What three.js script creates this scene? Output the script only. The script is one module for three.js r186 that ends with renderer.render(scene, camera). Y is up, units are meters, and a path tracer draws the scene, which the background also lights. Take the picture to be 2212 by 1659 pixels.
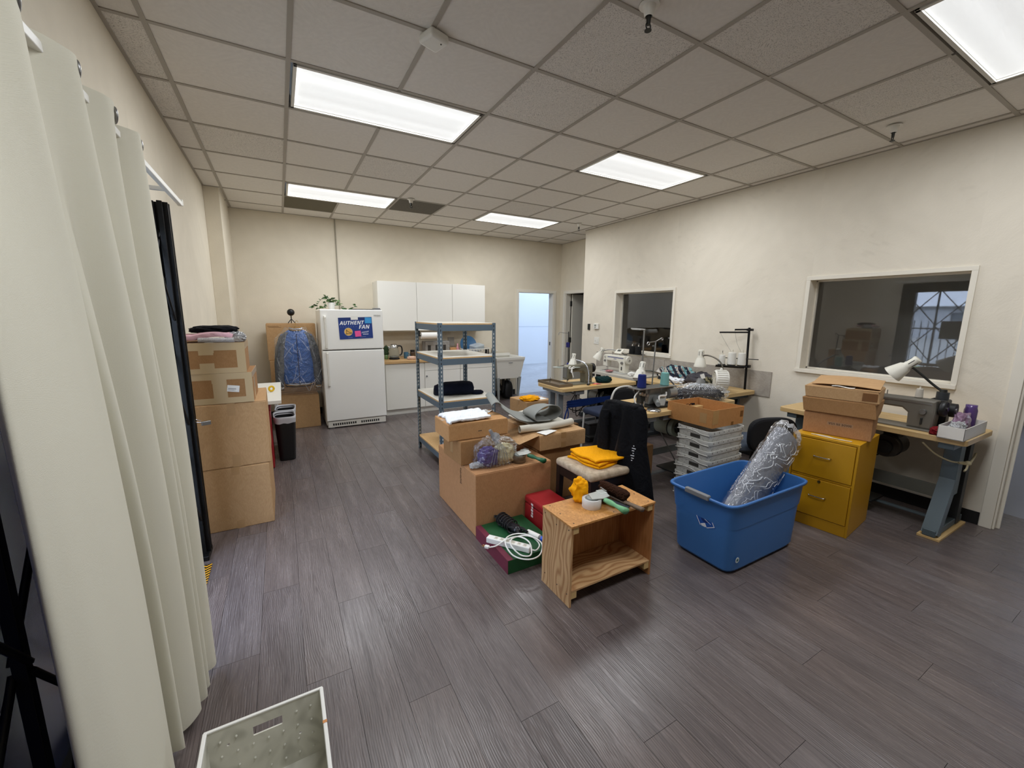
import * as THREE from 'three';
import { RoundedBoxGeometry } from 'three/addons/geometries/RoundedBoxGeometry.js';
import { mergeGeometries, mergeVertices } from 'three/addons/utils/BufferGeometryUtils.js';
import { RectAreaLightUniformsLib } from 'three/addons/lights/RectAreaLightUniformsLib.js';
import { ImprovedNoise } from 'three/addons/math/ImprovedNoise.js';

// ---------- camera, sky, exposure ----------
const scene = new THREE.Scene();
const camera = new THREE.PerspectiveCamera(2 * Math.atan(829.5 / 881.6) * 180 / Math.PI, 2212 / 1659, 0.05, 200);
camera.position.set(0, 1.55, 0);
camera.rotation.order = 'YXZ';
camera.rotation.set(-0.16907, -0.51366, 0.0089);
const renderer = new THREE.WebGLRenderer();
renderer.toneMapping = THREE.LinearToneMapping;
renderer.toneMappingExposure = 1.0;
renderer.shadowMap.enabled = true;
RectAreaLightUniformsLib.init();
const SKY = 7.0;
scene.background = new THREE.Color().setRGB(0.66 * SKY, 0.8 * SKY, 1.06 * SKY);   // overcast daylight outside the openings
const PANEL = 13.6;                                                             // radiance of the ceiling light panels
const PANEL_COLOR = new THREE.Color().setRGB(0.97, 1.0, 1.04);

// ---------- helpers ----------
const noiseGen = new ImprovedNoise();
const N3 = (x, y, z = 0) => noiseGen.noise(x, y, z);
const fbm = (x, y, z = 0, o = 4) => { let s = 0, a = 0.5; for (let i = 0; i < o; i++) { s += a * N3(x, y, z + i * 7.3); x *= 2.03; y *= 2.03; z *= 2.03; a *= 0.5; } return s; };
let seed = 12345;
const rnd = () => { seed = (seed + 0x6d2b79f5) | 0; let t = Math.imul(seed ^ (seed >>> 15), 1 | seed); t = (t + Math.imul(t ^ (t >>> 7), 61 | t)) ^ t; return ((t ^ (t >>> 14)) >>> 0) / 4294967296; };
const R = (a, b) => a + (b - a) * rnd();
const V = (x, y, z) => new THREE.Vector3(x, y, z);
const clamp = (v, a = 0, b = 1) => Math.min(b, Math.max(a, v));
const mixc = (a, b, t) => a.map((v, i) => v + (b[i] - v) * t);
const used = {};
function numbered(n) { const k = used[n] = (used[n] ?? -1) + 1; return k ? n + '_' + String(k).padStart(3, '0') : n; }

function dataTex(w, h, fn, size = [1, 1], srgb = true) {
  const d = new Uint8Array(w * h * 4);
  for (let y = 0; y < h; y++) for (let x = 0; x < w; x++) { const c = fn(x / w, y / h, x, y), o = (y * w + x) * 4; d[o] = clamp(c[0], 0, 255); d[o + 1] = clamp(c[1], 0, 255); d[o + 2] = clamp(c[2], 0, 255); d[o + 3] = 255; }
  const t = new THREE.DataTexture(d, w, h); t.wrapS = t.wrapT = THREE.RepeatWrapping; t.magFilter = THREE.LinearFilter; t.minFilter = THREE.LinearMipmapLinearFilter;
  if (srgb) t.colorSpace = THREE.SRGBColorSpace;
  t.repeat.set(1 / size[0], 1 / size[1]); t.needsUpdate = true; return t;
}
// noise that tiles over the unit square (torus mapping)
const tileNoise = (u, v, fu, fv, z = 0) => { const a = u * 2 * Math.PI, b = v * 2 * Math.PI; return N3(Math.cos(a) * fu / 6.283 + 40 + z, Math.sin(a) * fu / 6.283 + Math.cos(b) * fv / 6.283, Math.sin(b) * fv / 6.283 + z * 3.1); };
function canvasTex(w, h, draw) { const c = document.createElement('canvas'); c.width = w; c.height = h; const g = c.getContext('2d'); draw(g, w, h); const t = new THREE.CanvasTexture(c); t.colorSpace = THREE.SRGBColorSpace; t.magFilter = THREE.LinearFilter; return t; }
const std = (color, roughness = 0.6, metalness = 0, extra = {}) => new THREE.MeshStandardMaterial({ color, roughness, metalness, ...extra });
const phys = (color, roughness = 0.6, metalness = 0, extra = {}) => new THREE.MeshPhysicalMaterial({ color, roughness, metalness, ...extra });

// uv in metres, chosen per face from its main direction
function muv(geo) {
  const g = geo.index ? geo.toNonIndexed() : geo, p = g.attributes.position, uv = new Float32Array(p.count * 2), a = V(), b = V(), c = V();
  for (let i = 0; i < p.count; i += 3) {
    a.fromBufferAttribute(p, i); b.fromBufferAttribute(p, i + 1); c.fromBufferAttribute(p, i + 2);
    const n = b.clone().sub(a).cross(c.clone().sub(a)), x = Math.abs(n.x), y = Math.abs(n.y), z = Math.abs(n.z);
    [a, b, c].forEach((q, k) => { const o = (i + k) * 2; if (y >= x && y >= z) { uv[o] = q.x; uv[o + 1] = q.z; } else if (x >= z) { uv[o] = q.z; uv[o + 1] = q.y; } else { uv[o] = q.x; uv[o + 1] = q.y; } });
  }
  g.setAttribute('uv', new THREE.BufferAttribute(uv, 2)); return g;
}
const turnUV = (g) => { const u = g.attributes.uv; for (let i = 0; i < u.count; i++) u.setXY(i, u.getY(i), u.getX(i)); return g; };
const rbox = (w, h, d, r = 0.004, s = 1) => muv(r ? new RoundedBoxGeometry(w, h, d, s, Math.min(r, w / 2.01, h / 2.01, d / 2.01)) : new THREE.BoxGeometry(w, h, d));
const at = (g, x = 0, y = 0, z = 0) => g.translate(x, y, z);
const slab = (x0, x1, y0, y1, z0, z1, r = 0.003) => at(rbox(Math.abs(x1 - x0), Math.abs(y1 - y0), Math.abs(z1 - z0), r), (x0 + x1) / 2, (y0 + y1) / 2, (z0 + z1) / 2);
const cyl = (r0, r1, h, s = 20) => new THREE.CylinderGeometry(r1, r0, h, s);          // r0 below, r1 above
const rod = (a, b, r, s = 10, r2 = r) => { const A = V(...a), B = V(...b), d = B.clone().sub(A); let g = new THREE.CylinderGeometry(r2, r, d.length(), s); if (s === 4) g.rotateY(Math.PI / 4); g.applyQuaternion(new THREE.Quaternion().setFromUnitVectors(V(0, 1, 0), d.clone().normalize())); g = g.translate(...A.add(B).multiplyScalar(0.5).toArray()); if (s <= 5) { g = g.toNonIndexed(); g.computeVertexNormals(); } return g; };
const tube = (pts, r, seg = 40, rs = 8, closed = false) => new THREE.TubeGeometry(new THREE.CatmullRomCurve3(pts.map((q) => V(...q)), closed), seg, r, rs, closed);
const lathe = (pts, s = 28) => new THREE.LatheGeometry(pts.map((q) => new THREE.Vector2(...q)), s);
const merge = (gs) => mergeGeometries(gs.map((g) => { const k = g.index ? g.toNonIndexed() : g; for (const n of Object.keys(k.attributes)) if (!['position', 'normal', 'uv'].includes(n)) k.deleteAttribute(n); return k; }));
function extrude(pts, depth, bevel = 0.006, curve = false) {
  const s = new THREE.Shape(); if (curve) s.setFromPoints(new THREE.SplineCurve(pts.map((q) => new THREE.Vector2(...q))).getPoints(pts.length * 5)); else s.setFromPoints(pts.map((q) => new THREE.Vector2(...q)));
  const g = new THREE.ExtrudeGeometry(s, { depth: Math.max(0.0005, depth - 2 * bevel), bevelEnabled: bevel > 0, bevelThickness: bevel, bevelSize: bevel, bevelOffset: -bevel, bevelSegments: 2, curveSegments: 8 });
  return muv(g.translate(0, 0, -(depth - 2 * bevel) / 2));
}
// closed loft through rings of points (each ring same count); caps ends
function loft(rings, cap = true) {
  const n = rings[0].length, pos = [], idx = [];
  rings.forEach((r) => r.forEach((q) => pos.push(...q)));
  for (let i = 0; i < rings.length - 1; i++) for (let j = 0; j < n; j++) { const a = i * n + j, b = i * n + (j + 1) % n, c = a + n, d = b + n; idx.push(a, b, c, b, d, c); }
  if (cap) for (const [k, flip] of [[0, true], [rings.length - 1, false]]) { const c = pos.length / 3, m = [0, 0, 0]; rings[k].forEach((q) => q.forEach((v, i) => { m[i] += v / n; })); pos.push(...m); for (let j = 0; j < n; j++) { const a = k * n + j, b = k * n + (j + 1) % n; flip ? idx.push(c, b, a) : idx.push(c, a, b); } }
  const g = new THREE.BufferGeometry(); g.setAttribute('position', new THREE.Float32BufferAttribute(pos, 3)); g.setIndex(idx); g.computeVertexNormals(); return smoothUV(g);
}
function smoothUV(g) { const p = g.attributes.position, uv = new Float32Array(p.count * 2); for (let i = 0; i < p.count; i++) { uv[2 * i] = p.getX(i) + p.getZ(i) * 0.7; uv[2 * i + 1] = p.getY(i) + p.getZ(i) * 0.5; } g.setAttribute('uv', new THREE.BufferAttribute(uv, 2)); return g; }
// sheet with thickness: f(u, v) -> [x, y, z], u and v in 0..1
function sheet(f, nu = 30, nv = 30, th = 0.004) {
  const P = [], idx = [], q = (u, v) => V(...f(clamp(u), clamp(v)));
  for (const side of [1, -1]) for (let j = 0; j <= nv; j++) for (let i = 0; i <= nu; i++) {
    const u = i / nu, v = j / nv, e = 0.004, n = q(u + e, v).sub(q(u - e, v)).cross(q(u, v + e).sub(q(u, v - e))).normalize();
    P.push(...q(u, v).addScaledVector(n, side * th / 2).toArray());
  }
  const W = nu + 1, K = W * (nv + 1);
  for (let j = 0; j < nv; j++) for (let i = 0; i < nu; i++) { const a = j * W + i, b = a + 1, c = a + W, d = c + 1; idx.push(a, b, c, b, d, c, K + a, K + c, K + b, K + b, K + c, K + d); }
  const edge = []; for (let i = 0; i < nu; i++) edge.push([i, i + 1]); for (let j = 0; j < nv; j++) edge.push([j * W + nu, (j + 1) * W + nu]); for (let i = nu; i > 0; i--) edge.push([nv * W + i, nv * W + i - 1]); for (let j = nv; j > 0; j--) edge.push([j * W, (j - 1) * W]);
  for (const [a, b] of edge) idx.push(a, K + a, b, b, K + a, K + b);
  const g = new THREE.BufferGeometry(); g.setAttribute('position', new THREE.Float32BufferAttribute(P, 3)); g.setIndex(idx); g.computeVertexNormals(); return smoothUV(g);
}
// crumpled lump standing on y = 0: half sizes rx, rz, height h
function lump(rx, h, rz, amp = 0.15, freq = 5, z = 0, sharp = 1, det = 40) {
  let g = new THREE.SphereGeometry(1, det, Math.round(det * 0.7)); g.deleteAttribute('uv'); g = mergeVertices(g, 1e-4);
  const p = g.attributes.position, v = V();
  for (let i = 0; i < p.count; i++) {
    v.fromBufferAttribute(p, i).normalize();
    let n = fbm(v.x * freq + z, v.y * freq, v.z * freq + z, 3); if (sharp < 0) n = 0.35 - Math.abs(n) * 1.6;
    const k = 1 + amp * n * 2, e = 0.75, s = (t) => Math.sign(t) * Math.pow(Math.abs(t), e);
    let y = s(v.y) * k; p.setXYZ(i, s(v.x) * rx * k, y < 0 ? Math.max(y * h * 0.5, -h * 0.42) + h * 0.42 : y * h * 0.58 + h * 0.42, s(v.z) * rz * k);
  }
  g.computeVertexNormals(); return smoothUV(g);
}
function ridged(g, amp, freq, z = 0) { g = g.index ? g : mergeVertices(g, 1e-4); g.computeVertexNormals(); const p = g.attributes.position, n = g.attributes.normal; for (let i = 0; i < p.count; i++) { const x = p.getX(i) * freq + z, y = p.getY(i) * freq, w = p.getZ(i) * freq, k = 1 - Math.abs(N3(x, y, w)) * 2.6, k2 = 1 - Math.abs(N3(x * 2.3 + 5, y * 2.3, w * 2.3)) * 2.6, d = amp * (Math.max(0, k) ** 2 + 0.5 * Math.max(0, k2) ** 2 - 0.4); p.setXYZ(i, p.getX(i) + n.getX(i) * d, p.getY(i) + n.getY(i) * d, p.getZ(i) + n.getZ(i) * d); } g.computeVertexNormals(); return g; }
function wrinkle(g, amp, freq, z = 0) { g = g.index ? g : mergeVertices(g, 1e-4); g.computeVertexNormals(); const p = g.attributes.position, n = g.attributes.normal; for (let i = 0; i < p.count; i++) { const d = amp * fbm(p.getX(i) * freq + z, p.getY(i) * freq, p.getZ(i) * freq, 3) * 2; p.setXYZ(i, p.getX(i) + n.getX(i) * d, p.getY(i) + n.getY(i) * d, p.getZ(i) + n.getZ(i) * d); } g.computeVertexNormals(); return g; }

function part(parent, name, geo, m, o = {}) {
  const e = new THREE.Mesh(geo, m); e.name = name; e.castShadow = e.receiveShadow = true;
  if (o.p) e.position.set(...o.p); if (o.r) e.rotation.set(...o.r); if (o.label) e.userData.label = o.label; if (o.kind) e.userData.kind = o.kind;
  parent.add(e); return e;
}
function thing(name, label, category, p = [0, 0, 0], ry = 0, group) {
  const g = new THREE.Group(); g.name = numbered(name); g.position.set(...p); g.rotation.y = ry; g.userData = { label, category }; if (group) g.userData.group = group; scene.add(g); return g;
}
function single(name, label, category, geo, m, p = [0, 0, 0], r = [0, 0, 0], group) {
  const e = part(scene, numbered(name), geo, m, { p, r }); e.userData = { label, category }; if (group) e.userData.group = group; return e;
}
function structure(name) { const g = new THREE.Group(); g.name = name; g.userData = { kind: 'structure' }; scene.add(g); return g; }
function dup(root, label, p, ry = 0) { const r = root.clone(); r.name = numbered(root.name.replace(/_\d{3}$/, '')); r.position.set(...p); r.rotation.y = ry; r.userData = { ...root.userData }; if (label) r.userData.label = label; scene.add(r); return r; }

// ---------- materials ----------
const wallBump = dataTex(256, 256, (u, v) => { const n = 128 + 90 * tileNoise(u, v, 60, 60) + 60 * tileNoise(u, v, 26, 26, 5); return [n, n, n]; }, [0.5, 0.5], false);
const wallMap = dataTex(256, 256, (u, v) => { const n = tileNoise(u, v, 6, 6) * 5 + tileNoise(u, v, 22, 22, 3) * 3; return [226 + n, 217 + n, 198 + n]; }, [2.3, 2.3]);
const M = {
  wall: std(0xffffff, 0.85, 0, { map: wallMap, bumpMap: wallBump, bumpScale: 0.0006 }),
  scuffWall: std(0xffffff, 0.85, 0, { bumpMap: wallBump, bumpScale: 0.0006, map: dataTex(512, 512, (u, v) => { const n = tileNoise(u, v, 6, 6) * 5 + tileNoise(u, v, 22, 22, 3) * 3, s = clamp((tileNoise(u, v, 40, 60, 9) - 0.2) * 2) * clamp(tileNoise(u, v, 4, 4, 2) * 2) * 7; return [226 + n - s, 218 + n - s, 202 + n - s]; }, [2.1, 2.1]) }),
  paintTrim: std(0xe6e0d2, 0.5), shadedGrey: std(0x9b978f, 0.9), blackMetal: std(0x0b0b0c, 0.45, 0.4), blackRubber: std(0x121212, 0.7),  // the room grey carries the shade of the unlit back rooms
  whiteMetal: std(0xe6e3da, 0.4), whitePlastic: std(0xe4e2da, 0.45), offPlastic: std(0xd8d3c4, 0.5), blackPlastic: std(0x0e0e10, 0.45), greyPlastic: std(0x77787a, 0.5),
  chrome: std(0xc8c8c8, 0.18, 1), steel: std(0x9a9a98, 0.35, 0.9), darkSteel: std(0x3b3c3a, 0.45, 0.7), brass: std(0xc9a45c, 0.3, 1),
  white: std(0xf0efea, 0.6), black: std(0x070708, 0.8),
};
const cardTex = dataTex(256, 256, (u, v) => { const n = tileNoise(u, v, 90, 30) * 10 + tileNoise(u, v, 12, 12, 4) * 5 + Math.sin(v * 2 * Math.PI * 40) * 1.5; return [186 + n, 148 + n, 104 + n]; }, [0.4, 0.4]);
const card = (tint = 0xffffff) => std(tint, 0.85, 0, { map: cardTex });
Object.assign(M, { card: card(), cardDark: card(0xd9cbb8), cardPale: card(0xfff2e2), cardPink: card(0xf2e0d8), tape: phys(0xb08a5c, 0.28, 0, { clearcoat: 0.4 }), tapePale: phys(0xc2a981, 0.3, 0, { clearcoat: 0.3 }), tapeDark: phys(0x7c5530, 0.3, 0, { clearcoat: 0.4 }) });
const weave = dataTex(128, 128, (u, v) => { const n = 128 + 60 * Math.sin(u * 2 * Math.PI * 32) * Math.sin(v * 2 * Math.PI * 32) + 50 * tileNoise(u, v, 40, 40); return [n, n, n]; }, [0.06, 0.06], false);
const foldB = dataTex(256, 256, (u, v) => { const n = 128 + 150 * tileNoise(u, v, 8, 8) + 70 * tileNoise(u, v, 24, 24, 6); return [n, n, n]; }, [0.3, 0.3], false);
const fabric = (c, bump = 0.0008, ex = {}) => phys(c, 0.92, 0, { bumpMap: weave, bumpScale: bump, ...ex });
const cloth = (c, b = 0.006) => phys(c, 0.9, 0, { bumpMap: foldB, bumpScale: b, specularIntensity: 0.3 });
Object.assign(M, { curtain: fabric(0xd6d2c0, 0.0006), yellow: cloth(0xf2a60c, 0.004), navy: cloth(0x0c1020, 0.006), blackCloth: cloth(0x0a0b0f, 0.008), whiteCloth: cloth(0xe9ecf0, 0.006), pinkCloth: cloth(0xdcb0b8, 0.004), greyCloth: cloth(0x4a484c, 0.008), greenCloth: cloth(0x0f2a2a, 0.006), brownFuzz: cloth(0x3a2114, 0.01), denim: cloth(0x2f5f9c, 0.01), beige: fabric(0xffffff, 0.0015, { map: dataTex(128, 128, (u, v) => { const n = tileNoise(u, v, 8, 8) * 26 + tileNoise(u, v, 24, 24, 4) * 14; return [186 + n, 168 + n, 144 + n]; }, [0.3, 0.3]) }), blueFabric: fabric(0x2e3850, 0.002), blackFabric: fabric(0x0c0e14, 0.001) });
const crease = dataTex(256, 256, (u, v) => { const r = 1 - Math.abs(tileNoise(u, v, 9, 9)) * 2.4, r2 = 1 - Math.abs(tileNoise(u, v, 20, 20, 8)) * 2.4; const n = 255 * clamp(0.6 * r * r + 0.4 * r2 * r2); return [n, n, n]; }, [0.22, 0.22], false);
M.clearBag = phys(0xfafcff, 0.06, 0, { transmission: 0.985, thickness: 0, bumpMap: crease, bumpScale: 0.002, ior: 1.75 });
M.milkyBag = phys(0xeff1f2, 0.25, 0, { transmission: 0.55, thickness: 0, bumpMap: crease, bumpScale: 0.012, ior: 1.5 });
M.glintFold = phys(0xf4f6f8, 0.12, 0, { transmission: 0.35, thickness: 0, ior: 1.7 });  // whitened folds, film highlights put into their colour
M.glass = phys(0xffffff, 0.02, 0, { transmission: 1, thickness: 0, ior: 1.52 });
M.kettleGlass = phys(0xf2f5f2, 0.04, 0, { transmission: 0.95, thickness: 0, ior: 1.5 });
// wood: maple table tops, strong fir plywood, smooth plywood
const maple = dataTex(256, 512, (u, v) => { const n = tileNoise(u, v, 60, 3) * 14 + tileNoise(u, v, 14, 2, 4) * 14 + tileNoise(u, v, 5, 5, 7) * 8; return [205 + n, 174 + n, 122 + n]; }, [0.5, 1.2]);
M.maple = std(0xffffff, 0.5, 0, { map: maple });
M.mapleEdge = std(0xb98f5c, 0.6);
const firFn = (u, v) => { const w = tileNoise(u, v, 3, 2, 2) * 1.1 + tileNoise(u, v, 9, 4, 6) * 0.22; const s = Math.sin((u * 11 + w * 2.2) * 2 * Math.PI); const l = Math.pow(clamp(0.5 + 0.5 * s), 2.2), f = tileNoise(u, v, 90, 6, 3) * 0.2; const c = mixc([204, 164, 116], [160, 112, 68], clamp(l * 0.8 + f)); const d = tileNoise(u, v, 4, 4, 11) * 14; return c.map((x) => x + d); };
M.fir = std(0xffffff, 0.65, 0, { map: dataTex(512, 512, firFn, [0.36, 0.6]) });
M.plyTop = std(0xffffff, 0.5, 0, { map: dataTex(256, 256, (u, v) => { const n = tileNoise(u, v, 30, 20) * 22 + tileNoise(u, v, 70, 60, 4) * 14 + tileNoise(u, v, 6, 5, 8) * 14; return [192 + n, 136 + n * 0.9, 72 + n * 0.7]; }, [0.3, 0.3]) });
M.plyIn = std(0xffffff, 0.6, 0, { map: dataTex(256, 256, (u, v) => { const n = tileNoise(u, v, 40, 4) * 20 + tileNoise(u, v, 6, 5, 8) * 14; return [176 + n, 122 + n, 74 + n]; }, [0.3, 0.5]) });
M.pine = std(0xd2b078, 0.65);
M.shelfBoard = std(0xe6e2d6, 0.35); M.partBoard = std(0xf4ece0, 0.7, 0, { map: dataTex(128, 128, (u, v) => { const n = tileNoise(u, v, 50, 50) * 40; return [214 + n, 180 + n, 130 + n]; }, [0.2, 0.2]) });
M.rackBlue = std(0x5d6d79, 0.5, 0.2);
M.counter = std(0xffffff, 0.5, 0, { map: dataTex(256, 64, (u, v) => { const n = tileNoise(u, v, 4, 30) * 16; return [196 + n, 158 + n, 108 + n]; }, [1.2, 0.3]) });
M.cabinet = std(0xeceae2, 0.42); M.fridge = std(0xf7f7f3, 0.33, 0, { bumpMap: wallBump, bumpScale: 0.0003 });
M.olive = std(0x75715f, 0.42, 0.25); M.machineGrey = std(0x8d8f8d, 0.4, 0.35); M.machineWhite = std(0xe2dfd2, 0.35); M.machineBrown = std(0x77736a, 0.42, 0.35); M.legGrey = std(0x5d6a70, 0.5, 0.3); M.legDark = std(0x33383b, 0.5, 0.3); M.legSilver = std(0x8b9092, 0.45, 0.35);
M.blueTote = phys(0x3a6fb0, 0.42, 0, { sheen: 0.1 }); M.yellowMetal = std(0xc4900f, 0.38); M.red = std(0x971a20, 0.4); M.green = std(0x15502a, 0.55); M.maroon = std(0x6d2338, 0.6);
M.feltGrey = fabric(0x8f918c, 0.002); M.feltWhite = fabric(0xd9d4c6, 0.002); M.feltDark = fabric(0x77797a, 0.002);
M.trayPlastic = std(0xffffff, 0.5, 0, { map: dataTex(256, 256, (u, v) => { const n = tileNoise(u, v, 8, 8) * 10, s = clamp((tileNoise(u, v, 26, 20, 5) - 0.25) * 3) * 30; return [208 + n - s, 208 + n - s, 202 + n - s]; }, [0.35, 0.35]) });
M.cratePlastic = std(0xffffff, 0.45, 0, { map: dataTex(256, 256, (u, v) => { const n = tileNoise(u, v, 6, 6) * 14, s = clamp((tileNoise(u, v, 7, 5, 5) - 0.05) * 2) * 26; return [218 + n - s, 216 + n - s, 204 + n - s]; }, [0.3, 0.3]) });
M.gridMetal = std(0xa8a196, 0.6); M.leaf = phys(0x3d6a2e, 0.6, 0, { transmission: 0.3, thickness: 0 });

// ---------- the setting ----------
const LW = -0.635, BW = -6.865, RW = 4.52, RX = 4.98, H = 2.92, ZF = 2.6;   // left wall, back wall, right wall, recess, ceiling, front wall
const T = 0.6096, GX = 0.148, GZ = -2.803;                                   // ceiling grid
// floor planks
{
  const fl = structure('floor');
  part(fl, 'subfloor', slab(LW - 0.3, RX + 0.3, -0.2, -0.0055, BW - 0.1, ZF + 0.2, 0), std(0x1c1918, 0.9));
  const rows = 6, grain = (u, v) => {
    const r = Math.floor(v * rows), w = (v * rows) % 1, z = r * 13.7;
    const cx = 0.2 + 0.6 * ((r * 0.37) % 1), du = (u - cx) * 3.2, dw = (w - 0.5 + 0.16 * N3(u * 5, z, 1)) * 2.6;
    const rings = Math.sin((Math.sqrt(dw * dw * 9 + du * du * 0.7) + 0.25 * fbm(u * 6, w * 3, z)) * 17);
    const streak = fbm(u * 5, w * 46 + z, z, 3) * 1.2 + fbm(u * 22, w * 150, z + 9, 2) * 0.9, broad = fbm(u * 3.1, w * 2.4, z + 4, 3);
    const t = 0.5 + 0.22 * rings * clamp(1.1 - Math.abs(du) * 0.6) + 0.62 * streak + 0.4 * broad;
    const base = mixc([74, 66, 65], [128, 119, 117], clamp(t)); return base;
  };
  const map = dataTex(1024, 1024, (u, v) => grain(u, v)), rough = dataTex(512, 512, (u, v) => { const g = grain(u, v)[0]; const q = 98 - (g - 95) * 0.6; return [q, q, q]; }, [1, 1], false), bump = dataTex(1024, 1024, (u, v) => { const g = (grain(u, v)[0] - 60) * 4; return [g, g, g]; }, [1, 1], false);
  const tints = [0xffffff, 0xf8f5f3, 0xf2efee, 0xfffaf6].map((c) => std(c, 0.82, 0, { map, roughnessMap: rough, bumpMap: bump, bumpScale: 0.0006 }));
  tints.forEach((m) => { m.roughness = 0.8; });
  const PW = 0.178, PL = 1.22, cache = {};
  const plank = (w, l, row, flip) => {
    const key = [w.toFixed(3), l.toFixed(3), row, flip].join();
    if (!cache[key]) {
      const g = new THREE.BoxGeometry(w - 0.0014, 0.005, l - 0.0014), uv = g.attributes.uv, p = g.attributes.position;
      for (let i = 0; i < uv.count; i++) { let u = (p.getZ(i) / PL + 0.5), v = (p.getX(i) / PW + 0.5) * 0.97 + 0.015; if (flip) { u = 1 - u; } uv.setXY(i, u, (row + v) / rows); }
      cache[key] = g;
    }
    return cache[key];
  };
  const x0 = -0.016 - PW * 4;
  for (let i = 0; x0 + i * PW < RX; i++) {
    const a = Math.max(LW, x0 + i * PW), b = Math.min(RX, x0 + (i + 1) * PW); if (b - a < 0.01) continue;
    const xm = (a + b) / 2, far = BW; let z = ZF - PL * ((i * 0.383) % 1);
    const cut = (z1, z0) => { if (z1 - z0 > 0.02) part(fl, 'plank', plank(b - a, z1 - z0, Math.floor(rnd() * rows), rnd() < 0.5), tints[Math.floor(rnd() * 4)], { p: [xm, -0.0025, (z0 + z1) / 2] }); };
    cut(ZF, z);
    for (; z > far; z -= PL) cut(z, Math.max(far, z - PL));
  }
}
// ceiling: tiles in a grid, the light panels take two cells each
const lightCells = [[0, 0], [4, 0], [0, 4], [4, 4], [4, -4], [0, -4]];  // last cell is an unseen panel, added to brighten the curtain side
{
  const ce = structure('ceiling');
  part(ce, 'deck', slab(LW - 0.3, RX + 0.3, H + 0.16, H + 0.26, BW - 0.1, ZF + 0.2, 0), M.shadedGrey);
  const smooth = std(0xffffff, 0.95, 0, { map: dataTex(128, 128, (u, v) => { const n = tileNoise(u, v, 30, 30) * 5; return [226 + n, 221 + n, 213 + n]; }, [0.6, 0.6]), bumpMap: wallBump, bumpScale: 0.0006 });
  const fiss = std(0xffffff, 0.95, 0, { map: dataTex(512, 512, (u, v) => { const a = tileNoise(u, v, 150, 150, 2), n = tileNoise(u, v, 30, 30) * 5, s = clamp((a - 0.22) * 5) * 55; return [226 + n - s, 221 + n - s, 213 + n - s]; }, [0.6, 0.6]), bumpMap: wallBump, bumpScale: 0.003 });
  const fine = std(0xffffff, 0.95, 0, { map: smooth.map, bumpMap: wallBump, bumpScale: 0.002 });
  const dark = std(0x6a6452, 0.95), vent = std(0x77746c, 0.9, 0, { map: fiss.map });
  const fissAt = new Set(['2,-2', '2,-1', '1,2', '-1,2', '5,-3', '3,-3', '2,5', '-2,1', '-2,0', '6,-1', '4,3']);
  const cache = {}, tile = (w, d) => (cache[w.toFixed(3) + d.toFixed(3)] ??= rbox(w, 0.016, d, 0.002));
  for (let i = -2; i < 8; i++) for (let j = -9; j < 7; j++) {
    const a = Math.max(LW, GX + i * T), b = Math.min(RX, GX + (i + 1) * T), f = Math.max(BW, GZ - (j + 1) * T), n = Math.min(ZF, GZ - j * T);
    if (b - a < 0.04 || n - f < 0.04 || lightCells.some(([q, w]) => w === j && (q === i || q + 1 === i))) continue;
    const key = i + ',' + j, m = key === '0,5' ? dark : key === '2,4' ? vent : fissAt.has(key) ? fiss : rnd() < 0.3 ? fine : smooth;
    part(ce, 'ceiling_tile', tile(b - a - 0.016, n - f - 0.016), m, { p: [(a + b) / 2, H + 0.012, (f + n) / 2], r: [R(-0.002, 0.002), 0, R(-0.002, 0.002)] });
  }
  for (let i = -1; i < 8; i++) {   // runners break where a light panel spans two cells
    let z0 = BW; const gaps = lightCells.filter(([q]) => q + 1 === i).map(([, j]) => [GZ - (j + 1) * T, GZ - j * T]).sort((a, b) => a[0] - b[0]);
    for (const [a, b] of [...gaps, [ZF, ZF]]) { if (a - z0 > 0.05) part(ce, 'grid_bar', slab(GX + i * T - 0.012, GX + i * T + 0.012, H - 0.0012, H + 0.03, z0, a, 0), M.gridMetal); z0 = b; }
  }
  for (let j = -8; j < 7; j++) for (let i = -2; i < 8; i++) { const a = Math.max(LW, GX + i * T + 0.012), b = Math.min(RX, GX + (i + 1) * T - 0.012); if (b - a > 0.03) part(ce, 'grid_bar', slab(a, b, H - 0.0008, H + 0.03, GZ - j * T - 0.012, GZ - j * T + 0.012, 0), M.gridMetal); }
  for (const [a, b, c, d] of [[LW, LW + 0.018, BW, ZF], [RW - 0.018, RW, -5.57, ZF], [LW, RX, BW, BW + 0.018], [RX - 0.018, RX, BW, -5.57]]) part(ce, 'wall_angle', slab(a, b, H - 0.001, H + 0.02, c, d, 0), M.gridMetal);
}
// walls with openings: list of solid pieces per wall
function wall(name, pieces, m = M.wall) { const w = structure(name); for (const q of pieces) part(w, 'wall_panel', slab(...q, 0), m); return w; }
const wl = wall('wall_left', [[LW - 0.15, LW, 0, H + 0.1, BW - 0.15, -3.12], [LW - 0.15, LW, 2.16, H + 0.1, -3.12, 0.5], [LW - 0.15, LW, 0, H + 0.1, 0.5, ZF + 0.15]]);
part(wl, 'column', slab(LW, -0.488, 0, H + 0.1, BW, -5.86, 0.004), M.wall);
wall('wall_back', [[LW, 4.0, 0, H + 0.1, BW - 0.14, BW], [4.0, 4.81, 1.965, H + 0.1, BW - 0.14, BW], [4.81, RX + 0.14, 0, H + 0.1, BW - 0.14, BW]]);
wall('wall_recess', [[RX, RX + 0.12, 0, H + 0.1, BW, -6.69], [RX, RX + 0.12, 1.96, H + 0.1, -6.69, -5.87], [RX, RX + 0.12, 0, H + 0.1, -5.87, -5.45]]);
const WT = 0.14;
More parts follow.
